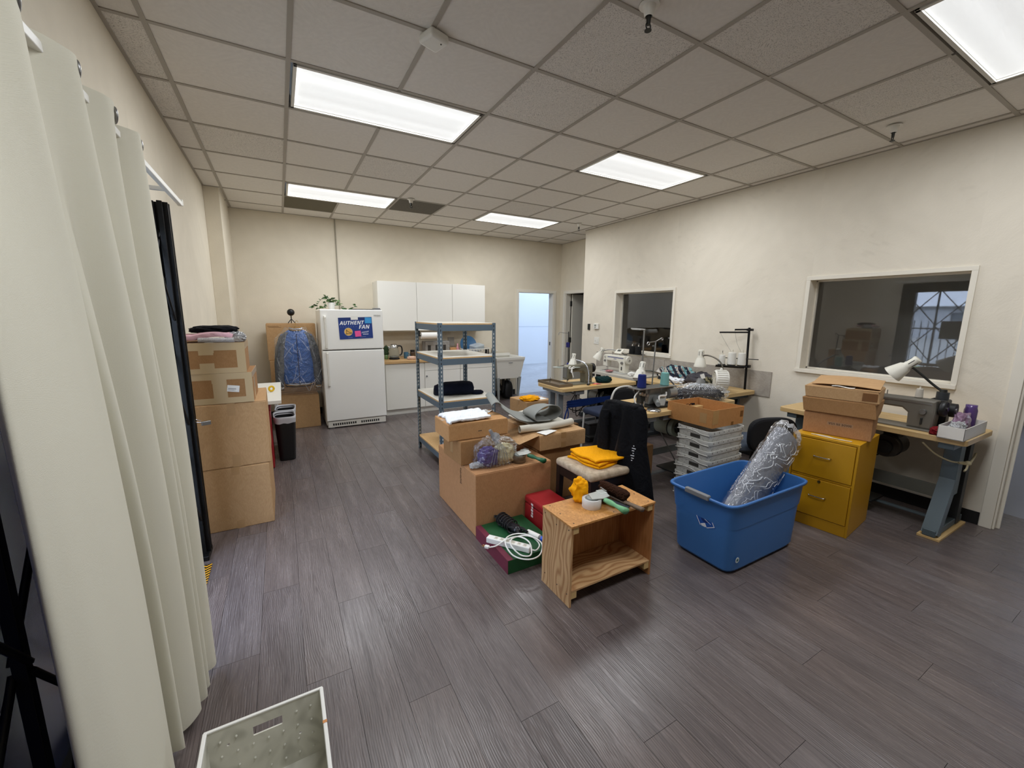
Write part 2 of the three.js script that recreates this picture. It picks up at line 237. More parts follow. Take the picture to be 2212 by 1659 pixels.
wall('wall_right', [[RW, RX, 0, H + 0.1, -5.57, -5.45], [RW, RW + WT, 0, H + 0.1, -5.45, -4.775], [RW, RW + WT, 0, 1.025, -4.775, -3.725], [RW, RW + WT, 1.88, H + 0.1, -4.775, -3.725], [RW, RW + WT, 0, H + 0.1, -3.725, -2.125], [RW, RW + WT, 0, 1.042, -2.125, -1.055], [RW, RW + WT, 1.9, H + 0.1, -2.125, -1.055], [RW, RW + WT, 0, H + 0.1, -1.055, -0.7], [RW, RW + WT, 2.03, H + 0.1, -0.7, 0.3], [RW, RW + WT, 0, H + 0.1, 0.3, ZF + 0.15]], M.scuffWall);
wall('wall_front', [[LW - 0.15, RX + 0.15, 0, H + 0.1, ZF, ZF + 0.15]]);
// baseboards
const bb = (name, list) => { const g = structure(name); for (const q of list) part(g, 'baseboard', slab(...q, 0.002), M.blackRubber); };
bb('baseboard_right', [[RW - 0.006, RW, 0, 0.1, -5.57, -0.77]]);
bb('baseboard_back', [[-0.488, 3.94, 0, 0.1, BW, BW + 0.006]]);
bb('baseboard_left', [[LW, LW + 0.006, 0, 0.1, -5.86, -3.2]]);
// windows in the right wall
function wallWindow(name, z0, z1, y0, y1) {
  const w = structure(name), o = 0.035;
  part(w, 'window_frame', merge([slab(RW - 0.016, RW, y1, y1 + o, z0 - o, z1 + o, 0.002), slab(RW - 0.016, RW, y0, y1, z0 - o, z0, 0.002), slab(RW - 0.016, RW, y0, y1, z1, z1 + o, 0.002)]), M.paintTrim);
  part(w, 'window_sill', slab(RW - 0.03, RW, y0 - o, y0, z0 - o - 0.01, z1 + o, 0.003), M.paintTrim);
  part(w, 'window_stop', merge([slab(RW + 0.105, RW + 0.135, y1 - 0.012, y1, z0, z1, 0), slab(RW + 0.105, RW + 0.135, y0, y0 + 0.012, z0, z1, 0), slab(RW + 0.105, RW + 0.135, y0, y1, z0, z0 + 0.012, 0), slab(RW + 0.105, RW + 0.135, y0, y1, z1 - 0.012, z1, 0)]), M.paintTrim);
  part(w, 'pane', slab(RW + 0.117, RW + 0.123, y0 + 0.004, y1 - 0.004, z0 + 0.004, z1 - 0.004, 0), M.glass);
}
wallWindow('window_1', -4.775, -3.725, 1.025, 1.88);
wallWindow('window_2', -2.125, -1.055, 1.042, 1.9);
// unlit office behind those windows, its dimness partly put into the wall grey
wall('wall_office', [[RW + WT, 8.6, 0, 0.02, -5.45, -3.1], [RW + WT, 5.7, 0, 0.02, -3.1, -1.0], [RW + WT, 8.6, 2.6, 2.7, -5.45, -3.1], [RW + WT, 5.7, 2.6, 2.7, -3.1, -1.0], [5.66, 5.7, 0, 2.7, -3.1, -1.0], [8.5, 8.6, 0, 2.7, -5.45, -3.1], [5.7, 8.6, 0, 2.7, -3.14, -3.1], [RX, 8.6, 0, 2.7, -5.55, -5.45], [RW + WT, 5.7, 0, 2.7, -1.03, -0.995]], M.shadedGrey);
// doors: casings
function casing(name, list) { const g = structure(name); part(g, 'door_casing', merge(list.map((q) => slab(...q, 0.003))), M.paintTrim); return g; }
const d1 = casing('door_1', [[3.945, 4.0, 0, 1.965, BW, BW + 0.016], [4.81, 4.865, 0, 1.965, BW, BW + 0.016], [3.945, 4.865, 1.965, 2.02, BW, BW + 0.016], [4.0, 4.012, 0, 1.965, BW - 0.14, BW], [4.798, 4.81, 0, 1.965, BW - 0.14, BW]]);
part(d1, 'strike_plate', slab(4.795, 4.799, 0.93, 1.0, BW - 0.09, BW - 0.06, 0), M.darkSteel);
const d2 = casing('door_2', [[RX - 0.016, RX, 0, 1.96, -6.75, -6.69], [RX - 0.016, RX, 1.96, 2.02, -6.75, -5.8], [RX - 0.016, RX, 0, 1.96, -5.87, -5.8], [RX, RX + 0.12, 0, 1.96, -6.69, -6.675]]);
part(d2, 'door_leaf', slab(RX + 0.13, RX + 0.93, 0.01, 1.95, -6.665, -6.63, 0.003), std(0xdcd8cc, 0.6));
for (const y of [0.25, 1.0, 1.72]) part(d2, 'hinge', slab(RX + 0.1, RX + 0.135, y, y + 0.1, -6.672, -6.64, 0.002), M.darkSteel);
const d3 = casing('door_3', [[RW - 0.016, RW, 0, 2.03, -0.765, -0.7], [RW - 0.016, RW, 2.03, 2.09, -0.765, 0.365], [RW - 0.016, RW, 0, 2.03, 0.3, 0.365], [RW, RW + WT, 0, 2.03, -0.7, -0.688], [RW + 0.05, RW + 0.065, 0, 2.03, -0.7, -0.67]]);
// side passage beyond the right doorway, daylight from an unseen opening added at its end
wall('wall_passage', [[RW + WT, 9.5, 2.6, 2.7, -3.1, 2.6], [RW + WT, 9.5, 0, 2.7, 2.5, 2.6], [9.4, 9.5, 0, 0.6, -3.1, 2.5], [9.4, 9.5, 2.0, 2.7, -3.1, 2.5], [9.4, 9.5, 0.6, 2.0, -3.1, -0.6], [9.4, 9.5, 0.6, 2.0, 1.4, 2.5], [5.7, 9.5, 0, 2.6, -3.1, -3.0], [5.701, 5.72, 0, 2.6, -3.0, -0.995], [RW + WT, 5.7, 0, 2.6, -0.994, -0.98]], M.wall);
part(structure('floor_passage'), 'floor_slab', slab(RW, 9.5, -0.12, -0.002, -3.1, 2.6, 0), std(0x85838a, 0.3));
// office behind the recess door, dimmed partly by its wall colour
wall('wall_store', [[RX + 0.12, 7.6, 2.4, 2.5, -6.86, -5.45], [7.5, 7.6, 0, 2.5, -6.86, -5.45], [RX + 0.12, 7.6, -0.05, 0.0, -6.86, -5.45], [RX + 0.12, 7.6, 0, 2.5, -6.9, -6.85], [5.7, 7.6, 0, 2.5, -5.5, -5.45]], M.shadedGrey);
// warehouse beyond the back door, unseen roof gap added to let daylight in
const WH = 4.2, wareWhite = std(0xdfe3e6, 0.8);
const ww = wall('wall_warehouse', [[1.5, 12.2, 0, WH, -11.15, -11.0], [12, 12.2, 0, WH, -11, -7.0], [1.3, 1.5, 0, WH, -11, -7.0], [1.5, 4.0, 0, WH, -7.03, -7.006], [4.81, 12, 0, WH, -7.03, -7.006], [4.0, 4.81, 1.97, WH, -7.03, -7.006], [1.5, 5.7, WH, WH + 0.1, -11, -7], [8.7, 12, WH, WH + 0.1, -11, -7]], wareWhite);
part(ww, 'wall_seam', slab(1.5, 12, 1.17, 1.18, -11.0, -10.996, 0), std(0xa7b0b8, 0.8));
part(structure('floor_warehouse'), 'floor_slab', slab(1.3, 12.2, -0.12, 0, -11.1, BW, 0), std(0xffffff, 0.3, 0, { map: dataTex(256, 256, (u, v) => { const n = tileNoise(u, v, 5, 5) * 22 + tileNoise(u, v, 30, 30, 3) * 12; return [150 + n, 152 + n, 154 + n]; }, [3, 3]) }));
// storefront in the left wall: door glass behind a scissor gate, tinted pane beside it
{
  const w = structure('window_3'), X = LW - 0.07;
  part(w, 'window_frame', merge([slab(X - 0.04, X + 0.05, 0, 2.16, -3.12, -2.96, 0.004), slab(X - 0.04, X + 0.05, 0, 2.16, -1.98, -1.88, 0.004), slab(X - 0.04, X + 0.05, 0, 2.16, 0.42, 0.5, 0.004), slab(X - 0.04, X + 0.05, 2.0, 2.16, -2.96, 0.42, 0.004), slab(X - 0.04, X + 0.05, 0, 0.14, -2.96, 0.42, 0.004)]), M.blackMetal);
  part(w, 'pane', slab(X - 0.004, X + 0.002, 0.14, 2.0, -2.96, -1.98, 0), M.glass);
  part(w, 'pane', slab(X - 0.004, X + 0.002, 0.14, 2.0, -1.88, 0.42, 0), phys(0x14296a, 0.25, 0, { clearcoat: 0.4, clearcoatRoughness: 0.15 }), { label: 'dark navy tinted glass' });
}
// outside: pavement, lawn, road, iron fence and a pale building, seen only mirrored in the office window
{
  part(structure('ground'), 'pavement', slab(-40, LW - 0.15, -0.25, -0.05, -30, 25, 0), std(0xb9b8b2, 0.9));
  single('lawn', 'green lawn strip along the iron fence outside', 'lawn', slab(-9, -5.5, -0.06, -0.03, -28, 20, 0), std(0x6f8a3c, 0.95));
  const f = thing('iron_fence', 'black iron picket fence standing beyond the lawn', 'fence', [-7.6, -0.03, 0]);
  part(f, 'rail', slab(-0.02, 0.02, 1.25, 1.29, -14, 4, 0), M.blackMetal); part(f, 'rail', slab(-0.02, 0.02, 0.2, 0.24, -14, 4, 0), M.blackMetal);
  const pk = cyl(0.011, 0.011, 1.5, 6);
  for (let i = 0; i < 64; i++) part(f, 'picket', pk, M.blackMetal, { p: [0, 0.75, -12 + i * 0.16] });
  const b = thing('neighbour_building', 'pale low building across the road', 'building', [-38, -0.05, -8]);
  part(b, 'wall', slab(-3, 3, 0, 2.3, -16, 12, 0), std(0xcfd2d6, 0.9)); part(b, 'roof', slab(-3.3, 3.3, 2.3, 2.5, -16.3, 12.3, 0), std(0x777777, 0.9));
  for (let i = 0; i < 5; i++) { const q = part(b, 'window', slab(2.98, 3.04, 1, 2.0, -13 + i * 5, -11 + i * 5, 0), std(0x36404a, 0.2)); part(q, 'pane', slab(3.03, 3.05, 1.1, 1.9, -12.9 + i * 5, -11.1 + i * 5, 0), std(0x59656f, 0.1)); }
}

// ---------- ceiling fittings ----------
{
  const glow = dataTex(64, 256, (u, v) => { const b = 205 + 26 * Math.exp(-Math.pow((v - 0.24) / 0.1, 2)) + 38 * Math.exp(-Math.pow((v - 0.76) / 0.12, 2)) + 10 * Math.cos(v * 6.283 * 2) + 8 * tileNoise(u, v, 40, 160); return [b * 0.985, b * 0.995, b]; });
  const diff = std(0xd8d8d4, 0.6, 0, { emissive: 0xffffff, emissiveIntensity: 1.05, emissiveMap: glow });
  const frame = std(0xdedbd2, 0.5);
  const names = ['recessed ceiling light panel over the box pile by the fridge side aisle', 'recessed ceiling light panel over the sewing tables', 'recessed ceiling light panel in front of the fridge', 'recessed ceiling light panel by the back doorway', 'recessed ceiling light panel above the blue tote and filing cabinet', 'unseen ceiling light panel added over the window curtain aisle'];
  lightCells.forEach(([i, j], k) => {
    const x = GX + (i + 1) * T, z = GZ - (j + 0.5) * T, w = 2 * T - 0.05, d = T - 0.05;
    const t = thing('ceiling_light', names[k], 'ceiling light', [x, H, z], 0, 'recessed ceiling light panels');
    part(t, 'frame', merge([slab(-w / 2, w / 2, -0.004, 0.02, -d / 2, -d / 2 + 0.02, 0.002), slab(-w / 2, w / 2, -0.004, 0.02, d / 2 - 0.02, d / 2, 0.002), slab(-w / 2, -w / 2 + 0.02, -0.004, 0.02, -d / 2, d / 2, 0.002), slab(w / 2 - 0.02, w / 2, -0.004, 0.02, -d / 2, d / 2, 0.002)]), frame);
    part(t, 'housing', merge([slab(-w / 2, w / 2, 0.02, 0.1, -d / 2, d / 2, 0)]), M.whiteMetal);
    const g = new THREE.PlaneGeometry(w - 0.036, d - 0.036).rotateX(Math.PI / 2); part(t, 'light_diffuser', g, diff, { p: [0, 0.008, 0] });
    const l = new THREE.RectAreaLight(PANEL_COLOR, PANEL, w - 0.05, d - 0.05); l.name = 'panel_light'; l.position.set(0, 0.004, 0); l.rotation.x = -Math.PI / 2; l.castShadow = true; t.add(l);
  });
}
function sprinkler(label, x, z) {
  const t = thing('fire_sprinkler', label, 'sprinkler', [x, H, z], 0, 'fire sprinklers in the ceiling');
  part(t, 'escutcheon', at(lathe([[0, -0.004], [0.045, -0.004], [0.045, 0], [0.03, 0.004]]), 0, -0.002, 0), M.whiteMetal);
  part(t, 'cup', at(lathe([[0.016, -0.045], [0.02, -0.04], [0.03, 0]]), 0, -0.003, 0), M.whiteMetal);
  part(t, 'body', at(cyl(0.009, 0.011, 0.04, 10), 0, -0.06, 0), M.darkSteel);
  part(t, 'frame_arms', at(new THREE.TorusGeometry(0.014, 0.003, 6, 16), 0, -0.085, 0), M.darkSteel);
  part(t, 'deflector', at(cyl(0.016, 0.016, 0.003, 12), 0, -0.103, 0), M.darkSteel);
}
sprinkler('fire sprinkler between the fissured tiles near the middle of the room', 1.546, -1.521);
sprinkler('fire sprinkler at the ceiling edge above the office window', 3.98, -1.46);
sprinkler('fire sprinkler under the dark ceiling tile in front of the wall cabinets', 1.5, -5.2);
sprinkler('fire sprinkler above the thermostat corner', 4.08, -5.2);
{
  const t = thing('smoke_detector', 'white square smoke detector on the ceiling grid', 'smoke detector', [0.776, H, -2.2], 0.35);
  part(t, 'housing', at(rbox(0.11, 0.045, 0.11, 0.014, 3), 0, -0.022, 0), M.whitePlastic); part(t, 'indicator', at(cyl(0.004, 0.004, 0.003, 8), 0.02, -0.0455, 0.03), M.blackPlastic);
}
single('wall_conduit', 'thin grey conduit running down the back wall above the fridge', 'conduit', rod([0.817, 1.45, BW + 0.012], [0.817, H - 0.002, BW + 0.012], 0.009, 10), std(0x9c9686, 0.6));

// ---------- cardboard boxes ----------
// extents in local axes, base at y = 0; w along x, d along z
function carton(name, label, w, h, d, p, ry = 0, o = {}) {
  const t = thing(name, label, 'box', p, ry, o.group), m = o.m || M.card;
  if (o.open) {
    const k = 0.005;
    part(t, 'bottom', slab(-w / 2, w / 2, 0, k, -d / 2, d / 2, 0), m);
    for (const s of [-1, 1]) { part(t, 'side_panel', slab(s * w / 2 - k / 2, s * w / 2 + k / 2, 0, h, -d / 2, d / 2, 0.001), m); part(t, 'side_panel', slab(-w / 2, w / 2, 0, h, s * d / 2 - k / 2, s * d / 2 + k / 2, 0.001), m); }
  } else {
    let g = new RoundedBoxGeometry(w, h - 0.006, d, 2, 0.006); if (o.crush) { g = mergeVertices(g); const q = g.attributes.position; for (let i = 0; i < q.count; i++) { const x = q.getX(i), y = q.getY(i), z = q.getZ(i); q.setXYZ(i, x + o.crush * N3(y * 9, z * 6, 3), y + o.crush * N3(x * 5, z * 5, 8), z + o.crush * N3(x * 6, y * 9, 5)); } g.computeVertexNormals(); }
    part(t, 'body', at(muv(g), 0, (h - 0.006) / 2, 0), m);
    const along = o.along || 'x';   // direction of the top seam
    for (const s of [-1, 1]) part(t, 'flap', along === 'x' ? slab(-w / 2 + 0.003, w / 2 - 0.003, h - 0.006, h - 0.002, s * 0.0015, s * (d / 2 - 0.002), 0.001) : slab(s * 0.0015, s * (w / 2 - 0.002), h - 0.006, h - 0.002, -d / 2 + 0.003, d / 2 - 0.003, 0.001), m);
    if (o.tape !== false) {
      const a = o.tapeDrop ?? 0.07, tw = 0.024, tm = o.tapeM || M.tape;
      part(t, 'tape', along === 'x' ? merge([slab(-w / 2, w / 2, h - 0.0022, h - 0.0012, -tw, tw, 0), slab(-w / 2 - 0.0008, -w / 2 + 0.0005, h - a, h - 0.0012, -tw, tw, 0), slab(w / 2 - 0.0005, w / 2 + 0.0008, h - a, h - 0.0012, -tw, tw, 0)]) : merge([slab(-tw, tw, h - 0.0022, h - 0.0012, -d / 2, d / 2, 0), slab(-tw, tw, h - a, h - 0.0012, -d / 2 - 0.0008, -d / 2 + 0.0005, 0), slab(-tw, tw, h - a, h - 0.0012, d / 2 - 0.0005, d / 2 + 0.0008, 0)]), tm);
      if (o.bottomTape) part(t, 'tape', along === 'x' ? slab(w / 2 - 0.0005, w / 2 + 0.0008, 0, a, -tw, tw, 0) : slab(-tw, tw, 0, Math.min(a, h - a - 0.006), d / 2 - 0.0005, d / 2 + 0.0008, 0), o.bottomTape);
    }
  }
  return t;
}
// print on a thin sheet: faces local +z
function printed(parent, name, w, h, draw, p, r = [0, 0, 0], px = 256, extra = {}) { return part(parent, name, new THREE.BoxGeometry(w, h, 0.0008), std(0xffffff, 0.6, 0, { map: canvasTex(px, Math.round(px * h / w), draw), ...extra }), { p, r }); }
const inked = (text, color = '#5b3d22', bg = null) => (g, w, h) => { if (bg) { g.fillStyle = bg; g.fillRect(0, 0, w, h); } g.fillStyle = color; g.textAlign = 'center'; g.textBaseline = 'middle'; let s = h * 0.8; g.font = `bold ${s}px sans-serif`; const tw = g.measureText(text).width; if (tw > w * 0.92) { s *= w * 0.92 / tw; g.font = `bold ${s}px sans-serif`; } g.fillText(text, w / 2, h / 2); };

// ---------- left wall: curtain, gate, box stack ----------
{
  const t = thing('curtain_rod', 'white flat curtain rod mounted along the left wall above the gate', 'curtain rod', [0, 0, 0]);
  part(t, 'rail', slab(-0.474, -0.452, 2.165, 2.192, -3.2, 0.2, 0.004), M.whitePlastic); part(t, 'end_cap', slab(-0.478, -0.448, 2.166, 2.204, -3.21, -3.195, 0.005), M.whitePlastic);
  for (const z of [-2.9, -1.0]) part(t, 'bracket', merge([slab(LW, -0.474, 2.175, 2.195, z - 0.01, z + 0.01, 0.002), slab(LW, LW + 0.008, 2.15, 2.23, z - 0.02, z + 0.02, 0.002)]), M.whitePlastic);
}
{
  const bot = [[-0.44, -1.07], [-0.428, -1.035], [-0.412, -1.05], [-0.39, -1.13], [-0.385, -1.28], [-0.4, -1.42], [-0.424, -1.545], [-0.475, -1.575], [-0.48, -1.6], [-0.408, -1.592], [-0.415, -1.615], [-0.49, -1.65], [-0.405, -1.69], [-0.376, -1.745], [-0.43, -1.775], [-0.49, -1.775], [-0.374, -1.79], [-0.38, -1.815], [-0.49, -1.85], [-0.374, -1.865], [-0.385, -1.89], [-0.49, -1.93], [-0.385, -1.96], [-0.358, -2.0], [-0.385, -2.03], [-0.47, -2.05]];
  const top = bot.map(([x, z], i) => { const k = i / (bot.length - 1); return [-0.462 + 0.05 * Math.sin(k * Math.PI * 9 + 0.6), -0.97 - k * 1.3]; });
  const cb = new THREE.CatmullRomCurve3(bot.map(([x, z]) => V(x, 0, z)), false, 'catmullrom', 0.5), ct = new THREE.CatmullRomCurve3(top.map(([x, z]) => V(x, 0, z)), false, 'catmullrom', 0.5);
  const q = thing('curtain', 'cream grommet curtain panel bunched along the left wall', 'curtain', [0, 0, 0]);
  part(q, 'panel', sheet((u, v) => {
    const a = cb.getPoint(u), b = ct.getPoint(u), k = Math.pow(v, 2.6), w = fbm(u * 14, v * 2.2, 3, 2) * 0.012 * (1 - v) * (0.3 + v);
    const hem = 0.035 + 0.012 * Math.sin(u * 40), hi = 2.208 + 0.006 * Math.sin(u * 22);
    return [a.x + (b.x - a.x) * k + w, hem + (hi - hem) * v, a.z + (b.z - a.z) * (0.25 * v + 0.75 * k) + w * 0.5];
  }, 260, 60, 0.003), M.curtain);
  for (let i = 0; i < 9; i++) { const u = (i + 0.5) / 9, b = ct.getPoint(u), c = ct.getTangent(u); part(q, 'grommet', new THREE.TorusGeometry(0.022, 0.005, 8, 20), M.steel, { p: [b.x, 2.178, b.z], r: [0, Math.atan2(c.x, c.z) - Math.PI / 2 + Math.PI, 0] }); }
}
{
  const g = thing('scissor_gate', 'black folding scissor security gate in front of the glass door', 'gate', [-0.54, 0, 0]);
  for (const z of [-3.09, -2.62, -2.14, -1.66, -1.18, -0.7]) part(g, 'upright', slab(-0.012, 0.012, 0.02, 2.15, z - 0.012, z + 0.012, 0.002), M.blackMetal);
  for (const [x, z] of [[0.03, -3.06], [-0.01, -3.075], [0.03, -3.1], [-0.03, -3.05], [0.01, -3.03], [-0.035, -3.1]]) part(g, 'upright', slab(x - 0.012, x + 0.012, 0.02, 2.15, z - 0.008, z + 0.008, 0.002), M.blackMetal);
  for (let k = 0; k < 9; k++) part(g, 'folded_link', rod([-0.03, 0.15 + k * 0.22, -3.06], [0.035, 0.33 + k * 0.22, -3.08], 0.006, 6), M.blackMetal);
  for (let s = 0; s < 5; s++) for (let k = 0; k < 3; k++) { const za = -3.09 + s * 0.478, zb = za + 0.478, y = 0.18 + k * 0.62; part(g, 'lattice_bar', rod([0.014, y, za], [0.014, y + 0.6, zb], 0.008, 6), M.blackMetal); part(g, 'lattice_bar', rod([-0.014, y + 0.6, za], [-0.014, y, zb], 0.008, 6), M.blackMetal); }
  part(g, 'lock_plate', slab(-0.02, 0.03, 0.86, 0.98, -3.12, -3.07, 0.003), M.blackMetal);
  part(g, 'floor_shoe', slab(-0.05, 0.04, 0.0, 0.03, -3.14, -2.98, 0.004), M.blackMetal);
  part(g, 'notice_board', slab(-0.03, -0.022, 1.2, 1.5, -2.55, -2.25, 0), M.blackPlastic);
}
{
  const t = thing('padlock', 'small silver padlock hanging off the scissor gate lock', 'padlock', [-0.49, 0.87, -3.1], 0.4);
  part(t, 'body', at(rbox(0.05, 0.026, 0.018, 0.004, 2), 0.04, -0.012, 0), M.steel); part(t, 'shackle', tube([[0.014, -0.004, 0], [-0.012, 0.004, 0], [-0.014, 0.02, 0], [0.014, 0.008, 0]], 0.0035, 20, 6), M.chrome);
}
single('hazard_tape', 'black and yellow hazard tape on the floor at the door', 'tape', new THREE.BoxGeometry(0.05, 0.0015, 0.75), std(0xffffff, 0.5, 0, { map: canvasTex(64, 1024, (g, w, h) => { g.fillStyle = '#111'; g.fillRect(0, 0, w, h); g.fillStyle = '#e2a21a'; for (let i = -2; i < 30; i++) { g.beginPath(); g.moveTo(0, i * 40); g.lineTo(w / 2, i * 40 + 26); g.lineTo(w, i * 40); g.lineTo(w, i * 40 + 18); g.lineTo(w / 2, i * 40 + 44); g.lineTo(0, i * 40 + 18); g.fill(); } }) }), [-0.505, 0.0008, -2.56]);
// box stack
carton('cardboard_box', 'large plain cardboard box at the floor of the stack by the gate', 0.42, 0.466, 0.62, [-0.355, 0, -3.67], 0.0, { along: 'z', tapeDrop: 0.06, bottomTape: M.tape, group: 'boxes stacked by the gate' });
carton('cardboard_box', 'large plain cardboard box with tape mark second in the stack by the gate', 0.42, 0.462, 0.6, [-0.345, 0.466, -3.66], 0.015, { along: 'z', tapeDrop: 0.09, bottomTape: M.tape, group: 'boxes stacked by the gate' });
{
  const b = carton('cardboard_box', 'retaped cardboard box with white shipping label in the stack by the gate', 0.42, 0.21, 0.42, [-0.405, 0.928, -3.57], -0.02, { m: M.cardDark, along: 'z', tapeM: M.tapePale, group: 'boxes stacked by the gate' });
  for (const q of [[-0.21, 0.21, 0.165, 0.209], [-0.21, 0.21, 0.0, 0.04], [0.165, 0.21, 0.04, 0.165], [-0.02, 0.06, 0.04, 0.165]]) part(b, 'tape', slab(q[0], q[1], q[2], q[3], 0.209, 0.2112, 0), M.tapePale);
  part(b, 'tape', slab(0.209, 0.2112, 0.17, 0.209, -0.2, 0.2, 0), M.tapePale); part(b, 'tape', slab(0.209, 0.2112, 0, 0.16, 0.04, 0.1, 0), M.tapePale);
  printed(b, 'shipping_label', 0.07, 0.045, (g, w, h) => { g.fillStyle = '#e9e7e0'; g.fillRect(0, 0, w, h); g.fillStyle = '#777'; for (let i = 0; i < 24; i++) g.fillRect(20 + i * 7, h * 0.42, i % 3 ? 3 : 4, h * 0.22); g.fillRect(20, h * 0.7, w * 0.5, 5); g.fillRect(20, h * 0.8, w * 0.62, 5); }, [0.095, 0.1, 0.2125], [0, 0, -0.15]);
}
{
  const b = carton('cardboard_box', 'retaped cardboard box at the top of the stack by the gate', 0.4, 0.208, 0.4, [-0.428, 1.138, -3.56], 0.01, { m: M.cardDark, along: 'z', tapeM: M.tapePale, group: 'boxes stacked by the gate' });
  for (const q of [[-0.2, 0.2, 0.155, 0.207], [-0.2, 0.2, 0.0, 0.035], [0.15, 0.2, 0.035, 0.155], [-0.06, 0.02, 0.125, 0.155], [-0.06, 0.02, 0.035, 0.07]]) part(b, 'tape', slab(q[0], q[1], q[2], q[3], 0.199, 0.2012, 0), M.tapePale);
  part(b, 'tape', slab(0.199, 0.2012, 0.16, 0.207, -0.2, 0.2, 0), M.tapePale);
}
single('pink_fabric', 'folded pink fabric on top of the stacked boxes', 'fabric', sheet((u, v) => { const x = -0.12 + 0.28 * u, y = 0.018 + 0.03 * Math.sin(Math.PI * clamp(1.2 - u)) + 0.016 * Math.sin(v * 9 + u * 3) * 0.5; return [x, y + 0.012, -0.13 + 0.26 * v]; }, 24, 24, 0.028), M.pinkCloth, [-0.45, 1.346, -3.5]);
single('black_garment', 'folded black garment lying on the pink fabric', 'garment', lump(0.14, 0.05, 0.12, 0.15, 3, 4), M.blackCloth, [-0.4, 1.405, -3.52]);
single('grey_fabric', 'rolled light grey fabric edge beside the pink fabric', 'fabric', rod([-0.1, 0.018, 0], [0.1, 0.016, 0.02], 0.016, 12), cloth(0xc9c4c2), [-0.38, 1.346, -3.375]);
single('plastic_bag', 'crumpled empty clear plastic bag at the top of the box stack', 'bag', lump(0.05, 0.06, 0.06, 0.5, 5, 9, -1), M.milkyBag, [-0.28, 1.346, -3.46]);

// ---------- white table, bins ----------
{
  const t = thing('white_table', 'small white table behind the box stack', 'table', [-0.33, 0, -4.95]);
  part(t, 'table_top', slab(-0.28, 0.285, 0.69, 0.725, -0.62, 0.56, 0.004), M.whitePlastic);
  for (const [x, z] of [[-0.25, -0.55], [0.22, -0.55], [-0.25, 0.4], [-0.02, 0.4]]) part(t, 'leg', slab(x - 0.02, x + 0.02, 0, 0.69, z - 0.02, z + 0.02, 0.004), M.whiteMetal);
}
single('yellow_tape', 'roll of yellow tape standing on the white table', 'tape roll', new THREE.TorusGeometry(0.024, 0.01, 10, 24), std(0xe2b80e, 0.4), [-0.13, 0.76, -4.9], [0, 0.5, 0]);
{
  const t = thing('red_bin', 'red plastic bin under the white table', 'bin', [-0.22, 0, -4.72]);
  part(t, 'body', at(rbox(0.14, 0.6, 0.3, 0.015, 2), 0, 0.3, 0), M.red); part(t, 'rim', at(rbox(0.15, 0.02, 0.31, 0.008, 2), 0, 0.6, 0), M.red);
}
function trashBin(label, x, z, ry) {
  const t = thing('trash_bin', label, 'trash bin', [x, 0, z], ry, 'trash bins beside the white table');
  const ring = (w, d, y) => { const o = []; for (let i = 0; i < 40; i++) { const a = i / 40 * 2 * Math.PI, c = Math.cos(a), s = Math.sin(a), k = Math.pow(Math.pow(Math.abs(c), 5) + Math.pow(Math.abs(s), 5), -0.2); o.push([c * k * w, y, s * k * d]); } return o; };
  part(t, 'body', loft([ring(0.075, 0.135, 0), ring(0.078, 0.138, 0.01), ring(0.1, 0.165, 0.46), ring(0.09, 0.155, 0.46), ring(0.07, 0.13, 0.02)], true), M.blackPlastic);
  part(t, 'liner', loft([ring(0.102, 0.168, 0.41).map((q, i) => [q[0], q[1] + 0.004 * Math.sin(i * 1.3), q[2]]), ring(0.105, 0.171, 0.45), ring(0.106, 0.172, 0.475), ring(0.095, 0.16, 0.478), ring(0.088, 0.152, 0.44)], false), phys(0xd8d8dc, 0.4, 0, { transmission: 0.25, thickness: 0, side: THREE.DoubleSide }), { label: 'white bag liner folded over the rim' });
}
trashBin('black plastic trash bin with white liner nearer the aisle', -0.035, -4.9, 0.03);
trashBin('black plastic trash bin with white liner tucked behind another bin', -0.02, -5.26, -0.05);

// ---------- boxes, camera and jacket left of the fridge ----------
carton('cardboard_box', 'tall cardboard box on the floor under the hanging jacket', 0.52, 0.45, 0.4, [0.13, 0, -6.28], 0.02, { along: 'x', group: 'boxes beside the fridge' });
carton('cardboard_box', 'cardboard box in the middle of the pile beside the fridge', 0.6, 0.455, 0.4, [0.14, 0.45, -6.58], 0, { along: 'x', group: 'boxes beside the fridge' });
{ const b = carton('cardboard_box', 'cardboard box printed at its corner on top of the pile beside the fridge', 0.6, 0.495, 0.36, [0.13, 0.905, -6.58], 0, { along: 'x', tape: false, group: 'boxes beside the fridge' });
  part(b, 'printed_line', slab(-0.28, -0.15, 0.455, 0.461, 0.18, 0.1808, 0), std(0x7a5a3a, 0.8)); part(b, 'printed_line', slab(-0.27, -0.12, 0.44, 0.445, 0.18, 0.1808, 0), std(0x7a5a3a, 0.8)); }
carton('cardboard_box', 'low cardboard box supporting the pile against the back wall', 0.5, 0.45, 0.3, [0.14, 0, -6.68], 0, { along: 'x', tape: false, group: 'boxes beside the fridge' });
{
  const t = thing('webcam', 'black ball webcam on a mini tripod on top of the box pile', 'webcam', [0.14, 1.4, -6.45]);
  part(t, 'housing', at(new THREE.SphereGeometry(0.047, 24, 18), 0, 0.15, 0), M.blackPlastic); part(t, 'lens', at(cyl(0.014, 0.014, 0.006, 16).rotateX(Math.PI / 2), 0, 0.152, 0.046), std(0x22262c, 0.1));
  part(t, 'stem', rod([0, 0.05, 0], [0, 0.11, 0], 0.007), M.blackPlastic);
  for (let k = 0; k < 3; k++) { const a = k * 2.094 + 0.5; part(t, 'leg', tube([[0, 0.06, 0], [0.02 * Math.cos(a), 0.04, 0.02 * Math.sin(a)], [0.05 * Math.cos(a), 0.004, 0.05 * Math.sin(a)]], 0.006, 10, 6), M.blackPlastic); }
}
